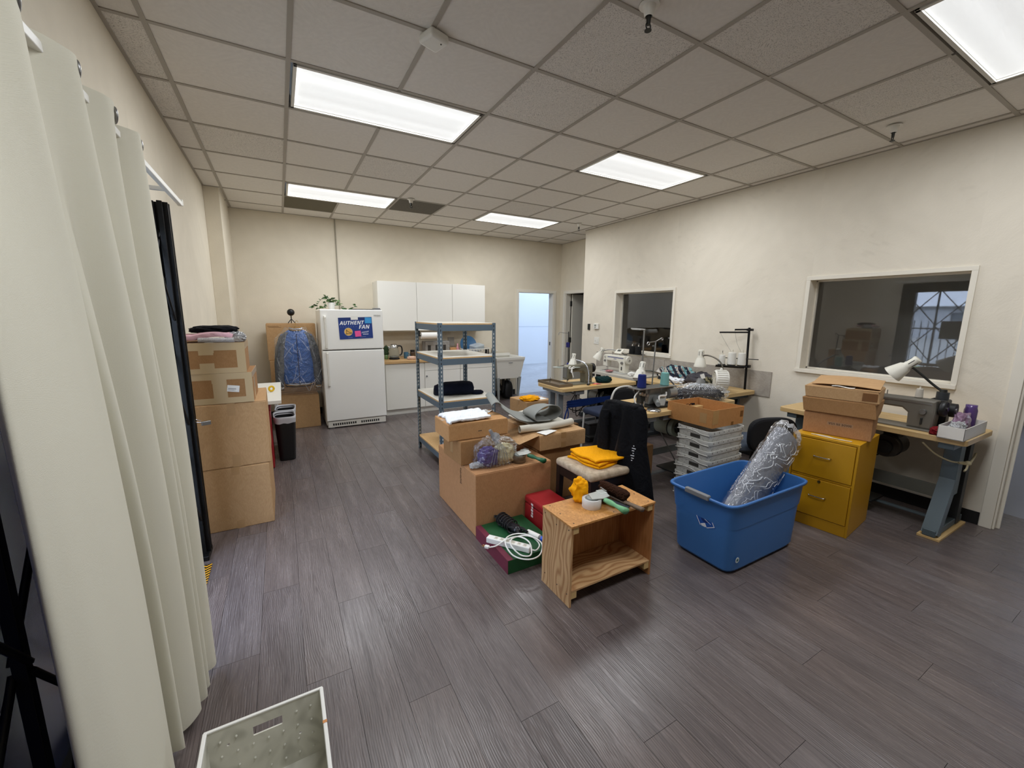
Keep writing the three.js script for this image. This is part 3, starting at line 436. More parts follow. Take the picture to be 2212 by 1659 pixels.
{
  const t = thing('jacket', 'blue satin varsity jacket with grey sleeves hanging in clear plastic by the fridge', 'jacket', [0.172, 0.5, -6.06]);
  const ring = (w, d, y, ph = 0, amp = 0.01, cx = 0) => { const o = []; for (let i = 0; i < 48; i++) { const a = i / 48 * 2 * Math.PI, k = 1 + amp * 8 * Math.sin(a * 7 + ph + y * 9); o.push([cx + Math.cos(a) * w * (0.92 + 0.08 * k), y, Math.sin(a) * d * k]); } return o; };
  const stripe = canvasTex(16, 64, (g) => { g.fillStyle = '#1d2a44'; g.fillRect(0, 0, 16, 64); g.fillStyle = '#c9974a'; g.fillRect(0, 10, 16, 10); g.fillRect(0, 44, 16, 10); g.fillStyle = '#ddd'; g.fillRect(0, 27, 16, 9); });
  stripe.wrapS = stripe.wrapT = THREE.RepeatWrapping; stripe.repeat.set(1, 18);
  const rib = std(0xffffff, 0.9, 0, { map: stripe }), satin = phys(0x2f62a8, 0.42, 0, { bumpMap: foldB, bumpScale: 0.02, sheen: 0.4 }), sleeve = cloth(0x5d5f63, 0.012);
  part(t, 'body', loft([ring(0.17, 0.05, 0.11), ring(0.185, 0.058, 0.16, 1, 0.02), ring(0.18, 0.064, 0.35, 2, 0.025), ring(0.19, 0.068, 0.55, 2, 0.018), ring(0.205, 0.062, 0.68, 1, 0.01), ring(0.185, 0.052, 0.76), ring(0.08, 0.035, 0.83)]), satin);
  part(t, 'hem_band', loft([ring(0.165, 0.052, 0.08), ring(0.172, 0.058, 0.1), ring(0.17, 0.054, 0.125)]), rib, { label: 'striped ribbed hem band' });
  part(t, 'collar', loft([ring(0.085, 0.05, 0.81), ring(0.078, 0.045, 0.86), ring(0.07, 0.035, 0.85)]), rib, { label: 'striped ribbed collar' });
  for (const s of [-1, 1]) {
    const sr = (cx, y, w, d, ph) => ring(w, d, y, ph, 0.02, s * cx);
    part(t, 'sleeve', loft([sr(0.225, 0.08, 0.035, 0.035, 0), sr(0.23, 0.15, 0.05, 0.045, 1), sr(0.215, 0.4, 0.058, 0.05, 2), sr(0.185, 0.6, 0.062, 0.055, 1), sr(0.15, 0.74, 0.05, 0.05, 0), sr(0.1, 0.8, 0.03, 0.03, 0)]), sleeve);
    part(t, 'cuff', loft([sr(0.225, 0.04, 0.034, 0.034, 0), sr(0.225, 0.06, 0.038, 0.038, 0), sr(0.225, 0.085, 0.036, 0.036, 0)]), rib);
  }
  part(t, 'zipper', slab(-0.004, 0.004, 0.1, 0.78, 0.058, 0.066, 0.001), std(0x16284a, 0.5));
  part(t, 'hanger', tube([[-0.17, 0.77, 0], [-0.05, 0.85, 0], [0, 0.875, 0], [0, 0.92, 0], [0.02, 0.945, 0], [0.035, 0.925, 0]], 0.003, 40, 6), M.brass);
  part(t, 'glint_folds', merge(Array.from({ length: 34 }, (_, k) => { const x = -0.24 + 0.48 * rnd(), y = 0.02 + 0.68 * rnd(), l = R(0.03, 0.13), dx = R(-0.09, 0.09); return tube([[x, y, 0.098 - x * x * 0.5], [x + dx * 0.5, y + l / 2, 0.102 - x * x * 0.5], [x + dx, y + l, 0.094 - x * x * 0.5]], R(0.0007, 0.0019), 10, 5); })), M.glintFold);  // pale fold strands on the cover, painted as its highlights
  part(t, 'plastic_cover', ridged(loft([...Array.from({ length: 30 }, (_, i) => { const k = i / 29; return ring(0.28 - 0.03 * k - (k > 0.82 ? (k - 0.82) * 0.75 : 0), 0.088 - (k > 0.82 ? (k - 0.82) * 0.2 : 0), -0.02 + 0.88 * k, 2, 0.012); })], false), 0.018, 13, 2), M.clearBag, { label: 'clear plastic garment cover' });
}
// ---------- fridge ----------
{
  const t = thing('refrigerator', 'white top-freezer refrigerator against the back wall', 'refrigerator', [0.845, 0, -5.838]);
  part(t, 'cabinet', slab(-0.39, 0.39, 0.03, 1.585, -0.72, -0.075, 0.01), M.fridge);
  part(t, 'freezer_door', slab(-0.393, 0.393, 1.068, 1.592, -0.07, 0, 0.012), M.fridge);
  part(t, 'fridge_door', slab(-0.393, 0.393, 0.105, 1.055, -0.07, 0, 0.012), M.fridge);
  part(t, 'gasket', slab(-0.38, 0.38, 0.1, 1.58, -0.076, -0.069, 0), std(0x8d8c86, 0.7));
  const gr = part(t, 'kick_grille', slab(-0.38, 0.38, 0.015, 0.095, -0.06, -0.012, 0.004), M.whitePlastic);
  for (let i = 0; i < 22; i++) if (i !== 11 && i !== 12) part(gr, 'vent_slot', slab(-0.32 + i * 0.028, -0.302 + i * 0.028, 0.04, 0.07, -0.013, -0.011, 0), M.blackPlastic);
  part(t, 'handle', merge([slab(-0.352, -0.322, 1.09, 1.5, 0.03, 0.05, 0.008), slab(-0.352, -0.322, 1.09, 1.13, 0, 0.04, 0.006), slab(-0.352, -0.322, 1.47, 1.51, 0, 0.04, 0.006)]), M.whitePlastic);
  part(t, 'handle', merge([slab(-0.352, -0.322, 0.59, 1.03, 0.03, 0.05, 0.008), slab(-0.352, -0.322, 0.585, 0.625, 0, 0.04, 0.006), slab(-0.352, -0.322, 1.0, 1.04, 0, 0.04, 0.006)]), M.whitePlastic);
  part(t, 'hinge_cover', slab(0.3, 0.38, 1.585, 1.605, -0.1, -0.02, 0.005), M.greyPlastic);
  for (const x of [-0.33, 0.33]) part(t, 'foot', slab(x - 0.03, x + 0.03, 0, 0.03, -0.08, -0.02, 0.003), M.greyPlastic);
  printed(t, 'brand_print', 0.09, 0.03, (g, w, h) => { g.fillStyle = '#e2e2dc'; g.fillRect(0, 0, w, h); g.fillStyle = '#555'; g.font = `italic bold ${h * 0.62}px serif`; g.textAlign = 'center'; g.fillText('Whirlpool', w / 2, h * 0.68); }, [0.32, 1.515, 0.0006]);
}
{
  const t = thing('fan_poster', 'blue poster with white lettering stuck on the freezer door', 'poster', [0.882, 1.35, -5.836]);
  t.rotation.z = 0.03;
  printed(t, 'sheet', 0.425, 0.285, (g, w, h) => {
    g.fillStyle = '#1b3a86'; g.fillRect(0, 0, w, h); g.fillStyle = '#16306f'; g.fillRect(0, 0, w, h * 0.12);
    g.save(); g.transform(1, 0, -0.22, 1, 0, 0); g.fillStyle = '#fff'; g.font = `bold ${h * 0.235}px sans-serif`; g.fillText('AUTHENT', w * 0.075, h * 0.335, w * 0.72); g.font = `bold ${h * 0.25}px sans-serif`; g.fillText('FAN', w * 0.655, h * 0.54, w * 0.37); g.restore();
    g.fillStyle = '#b9c4dc'; for (let i = 0; i < 7; i++) { g.beginPath(); g.arc(w * (0.06 + i * 0.075), h * 0.43, 5, 0, 7); g.fill(); }
    g.fillStyle = '#d8c9a0'; g.beginPath(); g.arc(w * 0.27, h * 0.66, h * 0.185, 0, 7); g.fill(); g.fillStyle = '#e8b45a'; g.beginPath(); g.arc(w * 0.27, h * 0.66, h * 0.165, 0, 7); g.fill();
    g.strokeStyle = '#4b4028'; g.lineWidth = h * 0.022; g.beginPath(); g.moveTo(w * 0.215, h * 0.55); g.lineTo(w * 0.215, h * 0.78); g.moveTo(w * 0.17, h * 0.755); g.lineTo(w * 0.37, h * 0.735); g.moveTo(w * 0.215, h * 0.56); g.quadraticCurveTo(w * 0.26, h * 0.7, w * 0.37, h * 0.71); g.stroke();
    g.strokeStyle = '#e6e6f2'; g.lineWidth = 5; g.beginPath(); for (let i = 0; i <= 40; i++) g.lineTo(w * (0.66 + i * 0.0055), h * (0.72 - i * 0.001 + 0.035 * Math.sin(i * 1.1))); g.stroke(); g.lineWidth = 6; g.beginPath(); for (let i = 0; i <= 30; i++) g.lineTo(w * (0.7 + i * 0.0055), h * (0.8 + 0.018 * Math.sin(i * 1.7))); g.stroke();
    g.lineWidth = 3; g.beginPath(); g.moveTo(w * 0.25, h * 0.93); g.lineTo(w * 0.38, h * 0.93); g.moveTo(w * 0.6, h * 0.93); g.lineTo(w * 0.78, h * 0.92); g.stroke();
  }, [0, 0, 0.0012], [0, 0, 0], 768);
  part(t, 'tape', slab(-0.055, 0.035, 0.11, 0.16, 0.0016, 0.0026, 0), M.white);
}
single('sticky_note', 'light blue sticky note on the poster corner', 'sticky note', new THREE.BoxGeometry(0.085, 0.078, 0.001), std(0x3f9fe0, 0.7), [1.043, 1.452, -5.8325]);
single('sticky_note', 'pink sticky note at the foot of the poster', 'sticky note', new THREE.BoxGeometry(0.076, 0.076, 0.001), std(0xf25aa0, 0.7), [0.905, 1.275, -5.8325], [0, 0, 0.08]);
{
  const t = thing('potted_plant', 'trailing ivy in a small white pot on the fridge', 'plant', [0.625, 1.585, -6.1]);
  part(t, 'pot', lathe([[0, 0], [0.035, 0], [0.05, 0.1], [0.046, 0.1], [0.04, 0.085], [0, 0.085]]), M.white);
  const stems = [[[0, 0.09, 0], [-0.06, 0.15, 0.02], [-0.12, 0.14, 0.04], [-0.2, 0.05, 0.06], [-0.25, 0.02, 0.08]], [[0, 0.09, 0], [-0.05, 0.12, 0.06], [-0.12, 0.03, 0.12], [-0.2, 0.015, 0.18]], [[0, 0.09, 0], [0.05, 0.13, 0.02], [0.1, 0.08, 0.05], [0.14, 0.015, 0.1], [0.24, 0.02, 0.1], [0.3, 0.07, 0.08]], [[0, 0.09, 0], [-0.03, 0.16, 0], [-0.08, 0.18, 0.01]], [[0, 0.09, 0], [0.03, 0.12, 0.05], [0.07, 0.06, 0.1]], [[0, 0.09, 0], [0.0, 0.13, -0.03], [0.04, 0.15, -0.05]]];
  const lf = sheet((u, v) => { const w = 0.017 * Math.sin(Math.PI * Math.pow(v, 0.7)) * (1 - 0.2 * Math.sin(v * 9)); return [(u - 0.5) * 2 * w, 0.006 * Math.abs(u - 0.5) * 2, v * 0.042]; }, 4, 6, 0.0008);
  const lm = [M.leaf, phys(0x2f5a26, 0.6, 0, { transmission: 0.25, thickness: 0 }), phys(0x6d8f4c, 0.6, 0, { transmission: 0.3, thickness: 0 })];
  stems.forEach((s) => {
    part(t, 'stem', tube(s, 0.002, 24, 5), std(0x4c5a2c, 0.7)); const c = new THREE.CatmullRomCurve3(s.map((q) => V(...q))), n = Math.round(c.getLength() * 44) + 3;
    for (let i = 1; i <= n; i++) { const q = c.getPoint(i / n); part(t, 'leaf', lf, lm[Math.floor(rnd() * 3)], { p: [q.x, q.y + 0.003, q.z], r: [R(-0.9, 0.5), R(0, 6.28), R(-0.5, 0.5)] }); }
  });
}
single('tray', 'thin black tray lying on the fridge beside the ivy', 'tray', rbox(0.34, 0.018, 0.3, 0.006, 2), M.blackPlastic, [1.03, 1.595, -6.15]);
single('remote_control', 'small grey remote lying at the fridge corner', 'remote', rbox(0.1, 0.012, 0.04, 0.004, 2), M.greyPlastic, [1.17, 1.612, -5.9], [0, 0.2, 0]);

// ---------- kitchen units ----------
for (let i = 0; i < 3; i++) {
  const t = thing('wall_cabinet', ['white flat wall cabinet nearest the fridge', 'white flat wall cabinet between two other wall cabinets', 'white flat wall cabinet at the doorway end of the run'][i], 'cabinet', [1.318 + 0.3 + i * 0.6, 1.285, -6.5], 0, 'white wall cabinets');
  part(t, 'body', slab(-0.299, 0.299, 0, 0.745, -0.36, -0.02, 0.002), M.cabinet); part(t, 'door', slab(-0.298, 0.298, -0.004, 0.748, -0.018, 0, 0.003), M.cabinet);
}
const baseLabels = ['white base cabinet with one tall door next to the fridge', 'white base cabinet with drawer above door behind the steel rack', 'white base cabinet at the sink end of the counter'];
for (let i = 0; i < 3; i++) {
  const t = thing('base_cabinet', baseLabels[i], 'cabinet', [1.32 + 0.3 + i * 0.6, 0, -6.19], 0, 'white base cabinets');
  part(t, 'body', slab(-0.299, 0.299, 0.09, 0.8, -0.6, -0.02, 0.002), M.cabinet); part(t, 'plinth', slab(-0.299, 0.299, 0, 0.09, -0.55, -0.06, 0), M.cabinet);
  if (i === 0) part(t, 'door', slab(-0.297, 0.297, 0.095, 0.797, -0.018, 0, 0.003), M.cabinet);
  else { const dr = part(t, 'drawer', slab(-0.297, 0.297, 0.665, 0.797, -0.018, 0, 0.003), M.cabinet); part(t, 'door', slab(-0.297, 0.297, 0.095, 0.66, -0.018, 0, 0.003), M.cabinet); if (i === 1) part(dr, 'knob', at(cyl(0.012, 0.012, 0.02, 12).rotateX(Math.PI / 2), -0.27, 0.58, 0.01), M.greyPlastic); }
}
single('worktop', 'light oak worktop running over the base cabinets', 'worktop', slab(1.3, 3.14, 0.802, 0.84, -6.86, -6.16, 0.004), M.counter);
single('light_strip', 'grey under-cabinet strip below the wall cabinets', 'strip', slab(1.35, 3.1, 1.255, 1.282, -6.86, -6.6, 0.003), M.offPlastic);
{
  const t = thing('electric_kettle', 'glass and steel electric kettle on the oak worktop', 'kettle', [1.52, 0.84, -6.45]);
  part(t, 'base', lathe([[0, 0], [0.08, 0], [0.08, 0.022], [0, 0.025]]), M.blackPlastic); part(t, 'jug', lathe([[0.07, 0.026], [0.078, 0.04], [0.074, 0.13], [0.062, 0.18]]), M.kettleGlass);
  part(t, 'water', lathe([[0, 0.03], [0.068, 0.03], [0.07, 0.05], [0, 0.05]]), M.steel); part(t, 'lid', lathe([[0.064, 0.178], [0.062, 0.21], [0.045, 0.235], [0, 0.24]]), M.chrome);
  part(t, 'handle', tube([[0.055, 0.21, 0], [0.11, 0.2, 0], [0.125, 0.15, 0], [0.115, 0.08, 0], [0.085, 0.06, 0]], 0.011, 30, 8), M.blackPlastic); part(t, 'spout', rod([-0.06, 0.17, 0], [-0.085, 0.2, 0], 0.014, 10, 0.01), M.chrome);
}
{
  const t = thing('herb_jar', 'green lidded jar with a plant cutting left of the kettle', 'jar', [1.41, 0.84, -6.5]);
  part(t, 'jar', lathe([[0, 0], [0.03, 0], [0.03, 0.07], [0, 0.075]]), std(0x6f8a5a, 0.3)); part(t, 'cutting', lump(0.035, 0.13, 0.03, 0.5, 5, 2), std(0x26401f, 0.7), { p: [0, 0.07, 0] });
}
const mug = thing('mug', 'blue printed mug to the right of the kettle', 'mug', [1.72, 0.84, -6.5]);
part(mug, 'body', lathe([[0, 0], [0.036, 0], [0.038, 0.1], [0.034, 0.1], [0.032, 0.01], [0, 0.008]]), std(0x3f6b86, 0.35)); part(mug, 'handle', new THREE.TorusGeometry(0.026, 0.006, 8, 16, Math.PI), std(0x3f6b86, 0.35), { p: [0.036, 0.05, 0], r: [0, 0, -Math.PI / 2] });
{ const c = thing('coffee_jar', 'dark jar with black lid on the worktop', 'jar', [1.83, 0.84, -6.52]); part(c, 'jar', lathe([[0, 0], [0.04, 0], [0.04, 0.09], [0.032, 0.105], [0, 0.105]]), std(0x4a3a2c, 0.2)); part(c, 'lid', at(cyl(0.036, 0.036, 0.025), 0, 0.118, 0), M.blackPlastic); }
single('sponge', 'crumpled pale sponge and wrapper on the worktop front', 'sponge', lump(0.07, 0.05, 0.05, 0.3, 6, 3), std(0xd9b7a0, 0.8), [1.76, 0.84, -6.32]);
{
  const t = thing('paper_towel_holder', 'paper towel roll on a black holder under the wall cabinets', 'paper towel', [2.06, 1.2, -6.45]);
  part(t, 'roll', at(cyl(0.052, 0.052, 0.27, 24).rotateZ(Math.PI / 2), 0.03, 0, 0), M.white); part(t, 'core_rod', rod([-0.13, 0, 0], [0.19, 0, 0], 0.008), M.blackPlastic); part(t, 'arm', slab(-0.145, -0.125, -0.01, 0.083, -0.02, 0.02, 0.003), M.blackPlastic);
}
{
  const t = thing('organizer', 'grey printed fabric organizer on the worktop behind the rack', 'organizer', [2.25, 0.84, -6.6]);
  part(t, 'bin', slab(-0.21, 0.21, 0, 0.26, -0.1, 0.1, 0.01), cloth(0x8c8a86)); for (let i = 0; i < 3; i++) part(t, 'print', slab(-0.17 + i * 0.13, -0.12 + i * 0.13, 0.06, 0.2, 0.1, 0.102, 0.001), cloth(0x3f3e3c));
}
single('photo_frame', 'small grey picture frame standing behind the steel rack', 'picture frame', rbox(0.11, 0.15, 0.02, 0.003), std(0x77736c, 0.6), [2.53, 1.08, -6.62], [-0.1, 0, 0]);
single('pink_bottle', 'pink soap bottle on the worktop by the dish rack', 'bottle', lathe([[0, 0], [0.03, 0], [0.032, 0.13], [0.012, 0.17], [0.012, 0.21], [0, 0.21]]), std(0xd89aa0, 0.35), [2.62, 0.84, -6.55]);
single('small_bin', 'tan box under the picture frame on the worktop', 'box', rbox(0.12, 0.14, 0.12, 0.01), M.cardPale, [2.53, 0.915, -6.58]);
{
  const t = thing('dish_rack', 'white wire dish rack near the sink', 'dish rack', [2.88, 0.84, -6.42]);
  for (let i = 0; i < 8; i++) part(t, 'wire', tube([[-0.18 + i * 0.05, 0.02, -0.14], [-0.18 + i * 0.05, 0.12, -0.15], [-0.18 + i * 0.05, 0.03, 0], [-0.18 + i * 0.05, 0.12, 0.15], [-0.18 + i * 0.05, 0.02, 0.14]], 0.004, 24, 5), M.whitePlastic);
  part(t, 'rim', tube([[-0.2, 0.13, -0.16], [0.2, 0.13, -0.16], [0.2, 0.13, 0.16], [-0.2, 0.13, 0.16]], 0.006, 50, 6, true), M.whitePlastic); part(t, 'drip_tray', slab(-0.21, 0.21, 0, 0.018, -0.17, 0.17, 0.006), M.blackPlastic);
}
single('plate', 'blue round plate standing in the dish rack', 'plate', lathe([[0, 0], [0.09, 0.003], [0.15, 0.02], [0.15, 0.026], [0.09, 0.01], [0, 0.008]], 36), std(0x24557c, 0.3), [2.79, 1.03, -6.5], [1.3, 0, 0]);
single('plastic_tub', 'clear plastic food tub upside down in the dish rack', 'tub', at(rbox(0.22, 0.1, 0.16, 0.02, 3), 0, 0.05, 0), phys(0xdfe8ee, 0.15, 0, { transmission: 0.6, thickness: 0 }), [2.92, 0.94, -6.42], [0.2, 0.3, 0.1]);
single('dark_cup', 'black cup standing behind the dish rack rim', 'cup', lathe([[0, 0], [0.035, 0], [0.04, 0.1], [0.036, 0.1], [0, 0.01]]), M.blackPlastic, [3.06, 0.858, -6.32]);
single('soap_bottle', 'tall clear soap bottle at the wall by the sink', 'bottle', lathe([[0, 0], [0.035, 0], [0.036, 0.11], [0.012, 0.15], [0.01, 0.19], [0, 0.19]]), phys(0xcfd0cc, 0.15, 0, { transmission: 0.6, thickness: 0 }), [3.1, 0.84, -6.75]);
// utility sink
{
  const t = thing('utility_sink', 'white freestanding laundry sink on grey legs by the doorway', 'sink', [3.5, 0, -6.53]);
  const ring = (w, d, y, dz = 0) => [[-w, y, -d + dz], [w, y, -d + dz], [w, y, d + dz], [-w, y, d + dz]];
  const sq = (w, d, y) => { const o = []; for (let i = 0; i < 4; i++) { const a = ring(w, d, y)[i], b = ring(w, d, y)[(i + 1) % 4]; for (let k = 0; k < 6; k++) o.push([a[0] + (b[0] - a[0]) * k / 6, y, a[2] + (b[2] - a[2]) * k / 6]); } return o; };
  part(t, 'basin', (() => { const g = loft([sq(0.23, 0.22, 0.42), sq(0.275, 0.27, 0.72), sq(0.285, 0.285, 0.76), sq(0.29, 0.29, 0.8), sq(0.255, 0.255, 0.8), sq(0.25, 0.25, 0.78), sq(0.2, 0.2, 0.46)]); const n = g.toNonIndexed(); n.computeVertexNormals(); return muv(n); })(), M.whitePlastic);
  part(t, 'deck', slab(-0.26, 0.26, 0.78, 0.83, -0.29, -0.22, 0.006), M.whitePlastic); part(t, 'name_print', slab(-0.04, 0.04, 0.7, 0.712, 0.272, 0.276, 0), M.greyPlastic);
  for (const [x, z] of [[-0.22, -0.2], [0.22, -0.2], [-0.22, 0.2], [0.22, 0.2]]) part(t, 'leg', rod([x * 0.88, 0, z * 0.95], [x, 0.44, z], 0.018, 4, 0.04), std(0x8f9290, 0.5));
  part(t, 'drain_pipe', merge([rod([0, 0.2, 0], [0, 0.45, 0], 0.025), tube([[0, 0.22, 0], [0, 0.12, -0.03], [0.04, 0.12, -0.09], [0.05, 0.25, -0.25]], 0.022, 20, 8)]), M.blackPlastic);
}
{
  const t = thing('faucet', 'chrome two-handle faucet on the laundry sink', 'faucet', [3.38, 0.83, -6.77]);
  part(t, 'base', slab(-0.08, 0.08, 0, 0.02, -0.02, 0.02, 0.008), M.chrome); part(t, 'spout', tube([[0, 0.01, 0], [0, 0.09, 0.01], [0.01, 0.11, 0.06], [0.01, 0.09, 0.12]], 0.011, 24, 8), M.chrome);
  for (const x of [-0.065, 0.065]) part(t, 'handle', merge([rod([x, 0.02, 0], [x, 0.045, 0], 0.01), rod([x, 0.045, 0], [x * 1.7, 0.055, 0.02], 0.006)]), M.chrome);
}
{ const t = thing('waste_jug', 'black waste canister on the floor under the laundry sink', 'canister', [3.62, 0, -6.6]); part(t, 'body', at(lump(0.1, 0.34, 0.1, 0.03, 2), 0, 0, 0), M.blackPlastic); part(t, 'cap', at(cyl(0.025, 0.025, 0.04), 0, 0.34, 0), M.greyPlastic); }

// ---------- steel rack ----------
{
  const t = thing('steel_rack', 'blue-grey boltless steel rack with white boards', 'shelf', [1.6125, 0, -4.14]);
  const hw = 0.305, hd = 0.39, levels = [0.161, 0.696, 1.127, 1.457];
  for (const sx of [-1, 1]) for (const sz of [-1, 1]) {
    const p = part(t, 'post', merge([slab(sx * hw, sx * (hw - 0.038), 0, 1.462, sz * hd, sz * (hd - 0.002), 0), slab(sx * hw, sx * (hw - 0.002), 0, 1.462, sz * hd, sz * (hd - 0.038), 0)]), M.rackBlue);
    const dark = std(0x1c2328, 0.7), slotX = new THREE.BoxGeometry(0.009, 0.02, 0.0032), slotZ = new THREE.BoxGeometry(0.0032, 0.02, 0.009), pale = std(0xc9cbc6, 0.6);
    for (let k = 0; k < 36; k++) { const m = levels.some((l) => Math.abs(l - 0.035 - (0.03 + k * 0.04)) < 0.06) ? dark : pale; part(p, 'keyhole', slotX, m, { p: [sx * (hw - 0.022), 0.03 + k * 0.04, sz * (hd - 0.001)] }); part(p, 'keyhole', slotZ, m, { p: [sx * (hw - 0.001), 0.03 + k * 0.04, sz * (hd - 0.022)] }); }
  }
  levels.forEach((y, i) => {
    const bh = 0.072;
    for (const s of [-1, 1]) { part(t, 'beam', slab(-hw + 0.003, hw - 0.003, y - bh, y - 0.012, s * (hd - 0.003), s * (hd - 0.018), 0.002), M.rackBlue); part(t, 'beam', slab(s * (hw - 0.003), s * (hw - 0.018), y - bh, y - 0.012, -hd + 0.003, hd - 0.003, 0.002), M.rackBlue); }
    part(t, 'shelf_board', slab(-hw + 0.004, hw - 0.004, y - 0.012, y + 0.004, -hd + 0.004, hd - 0.004, 0.002), i ? M.shelfBoard : M.partBoard);
    part(t, 'board_edge', merge([slab(-hw + 0.004, hw - 0.004, y - 0.011, y + 0.002, hd - 0.0045, hd - 0.0035, 0), slab(-hw + 0.0035, -hw + 0.0045, y - 0.011, y + 0.002, -hd + 0.004, hd - 0.004, 0)]), M.partBoard);
  });
}
{
  const t = thing('navy_fabric', 'rolled navy fabric bundle on the middle rack shelf', 'fabric', [1.57, 0.7, -4.06], -0.15);
  const sec = (x, r, h) => { const o = []; for (let i = 0; i < 40; i++) { const a = i / 40 * 6.2832, c = Math.cos(a), q = Math.sin(a), k = Math.pow(Math.abs(c) ** 3 + Math.abs(q) ** 3, -1 / 3); o.push([x, h / 2 + q * k * h / 2, c * k * r]); } return o; };
  part(t, 'bundle', wrinkle(loft([sec(-0.21, 0.03, 0.07), sec(-0.2, 0.07, 0.1), sec(-0.16, 0.1, 0.118), sec(-0.08, 0.115, 0.13), sec(0.02, 0.12, 0.135), sec(0.12, 0.12, 0.135), sec(0.19, 0.118, 0.13), sec(0.2, 0.09, 0.1)]), 0.01, 7), M.navy); part(t, 'loose_end', wrinkle(lump(0.075, 0.04, 0.06, 0.15, 3, 2), 0.008, 9), M.navy, { p: [0.24, 0, 0.05] });
}

// ---------- centre pile ----------
{
  const b = carton('cardboard_box', 'largest cardboard box of the centre pile with vertical print on its side', 0.63, 0.461, 0.76, [1.405, 0, -2.81], 0, { along: 'z', tape: false, m: M.cardPink });
  for (let k = 0; k < 9; k++) part(b, 'printed_mark', slab(-0.3158, -0.3152, 0.3 + k * 0.014, 0.309 + k * 0.014, 0.1 + (k % 3) * 0.003, 0.126 - (k % 2) * 0.004, 0), std(0x5b3d22, 0.8));
}
carton('cardboard_box', 'small taped cardboard box under the flat white-cloth box', 0.42, 0.179, 0.33, [1.27, 0.461, -2.805], 0.03, { along: 'x', m: M.cardDark, tapeDrop: 0.12 });
{ const b = carton('cardboard_box', 'flat pale cardboard box carrying the white cloth', 0.48, 0.125, 0.32, [1.237, 0.64, -2.835], -0.02, { along: 'x', m: M.cardPale, tapeDrop: 0.1 }); part(b, 'printed_mark', slab(-0.01, 0.02, 0.05, 0.056, 0.16, 0.1608, 0), std(0x5b4a38, 0.8)); part(b, 'flap', slab(-0.241, -0.232, 0.0, 0.12, -0.15, 0.15, 0.001), M.cardPale); }
single('white_cloth', 'folded white cloth lying on the flat cardboard box', 'cloth', sheet((u, v) => [-0.2 + 0.34 * u + 0.02 * Math.sin(v * 5), 0.014 + 0.012 * fbm(u * 7, v * 7, 2) + 0.004 * Math.sin(v * 22) - Math.max(0, 0.05 - u) * 0.3, -0.14 + 0.27 * v], 40, 40, 0.016), M.whiteCloth, [1.22, 0.768, -2.83], [0, 0.05, 0]);
single('paper_scrap', 'scrap of pale paper on the flat box corner', 'paper', sheet((u, v) => [-0.03 + 0.06 * u, 0.004 + 0.008 * Math.sin(u * 5 + v * 3), -0.025 + 0.05 * v], 8, 8, 0.001), M.white, [1.43, 0.767, -2.93]);
{
  const t = thing('plastic_bag', 'knotted clear plastic bag of purple and beige fabric on the big box', 'bag', [1.31, 0.461, -2.56]);
  part(t, 'purple_fabric', wrinkle(lump(0.075, 0.13, 0.06, 0.2, 3, 5), 0.008, 24), cloth(0x4c3f72), { p: [-0.06, 0.002, 0] }); part(t, 'beige_fabric', wrinkle(lump(0.075, 0.14, 0.06, 0.2, 3, 6), 0.01, 24), cloth(0xc4b892), { p: [0.07, 0.002, 0] });
  part(t, 'film', ridged(lump(0.165, 0.2, 0.085, 0.15, 2.5, 3, 1, 110), 0.012, 26), M.clearBag); part(t, 'corner_film', wrinkle(lump(0.05, 0.03, 0.03, 0.4, 5, 2), 0.006, 30), M.milkyBag, { p: [-0.16, 0.01, 0.02] });
  part(t, 'knot', wrinkle(at(new THREE.SphereGeometry(0.033, 24, 18), 0, 0.205, 0), 0.01, 30), M.milkyBag); part(t, 'knot_tail', wrinkle(rod([-0.01, 0.2, 0], [-0.045, 0.262, 0], 0.018, 12, 0.012), 0.006, 40), M.milkyBag);
  part(t, 'gathers', merge([0, 1, 2, 3, 4, 5, 6].map((k) => tube([[0, 0.19, 0], [-0.03 + k * 0.012, 0.14, 0.05], [-0.07 + k * 0.022, 0.05, 0.078], [-0.08 + k * 0.026, 0.01, 0.075]], 0.0022, 20, 5))), M.milkyBag);
}
function tapeGun(label, p, ry, handleM, rollM, lift = 0) {
  const t = thing('tape_gun', label, 'tape dispenser', p, ry, 'packing tape dispensers');
  part(t, 'tape_roll', at(lathe([[0.036, -0.025], [0.055, -0.025], [0.055, 0.025], [0.036, 0.025], [0.036, -0.025]], 32), -0.05, 0.026, 0), rollM);
  part(t, 'hub', at(lathe([[0.0, -0.02], [0.034, -0.02], [0.034, 0.028], [0.026, 0.03], [0, 0.03]], 24), -0.05, 0.026, 0), std(0x8f9692, 0.4));
  part(t, 'frame', extrude([[-0.07, -0.03], [0.0, -0.045], [0.05, -0.03], [0.06, 0.02], [0.03, 0.05], [-0.05, 0.04]], 0.006, 0.002).rotateX(-Math.PI / 2).translate(0.0, 0.058, 0), std(0xc9cdc8, 0.3, 0.5));
  part(t, 'guard', at(rbox(0.05, 0.03, 0.055, 0.006, 2), 0.035, 0.05, -0.03), std(0xb8bdb8, 0.35, 0.4)); part(t, 'blade', at(rbox(0.008, 0.03, 0.06, 0.001), 0.058, 0.055, -0.045), M.steel);
  part(t, 'roller', at(cyl(0.012, 0.012, 0.055, 14), 0.03, 0.03, -0.05), M.blackRubber);
  part(t, 'handle', loft([0, 0.25, 0.5, 0.75, 1].map((k) => { const o = [], r = 0.016 + 0.004 * Math.sin(k * 9) + (k > 0.9 ? 0.006 : 0); for (let i = 0; i < 16; i++) { const a = i / 16 * 6.283; o.push([0.01 + 0.05 * k + Math.cos(a) * r, 0.048 - 0.02 * k + Math.sin(a) * r * 0.8, 0.045 + 0.12 * k]); } return o; })), handleM);
}
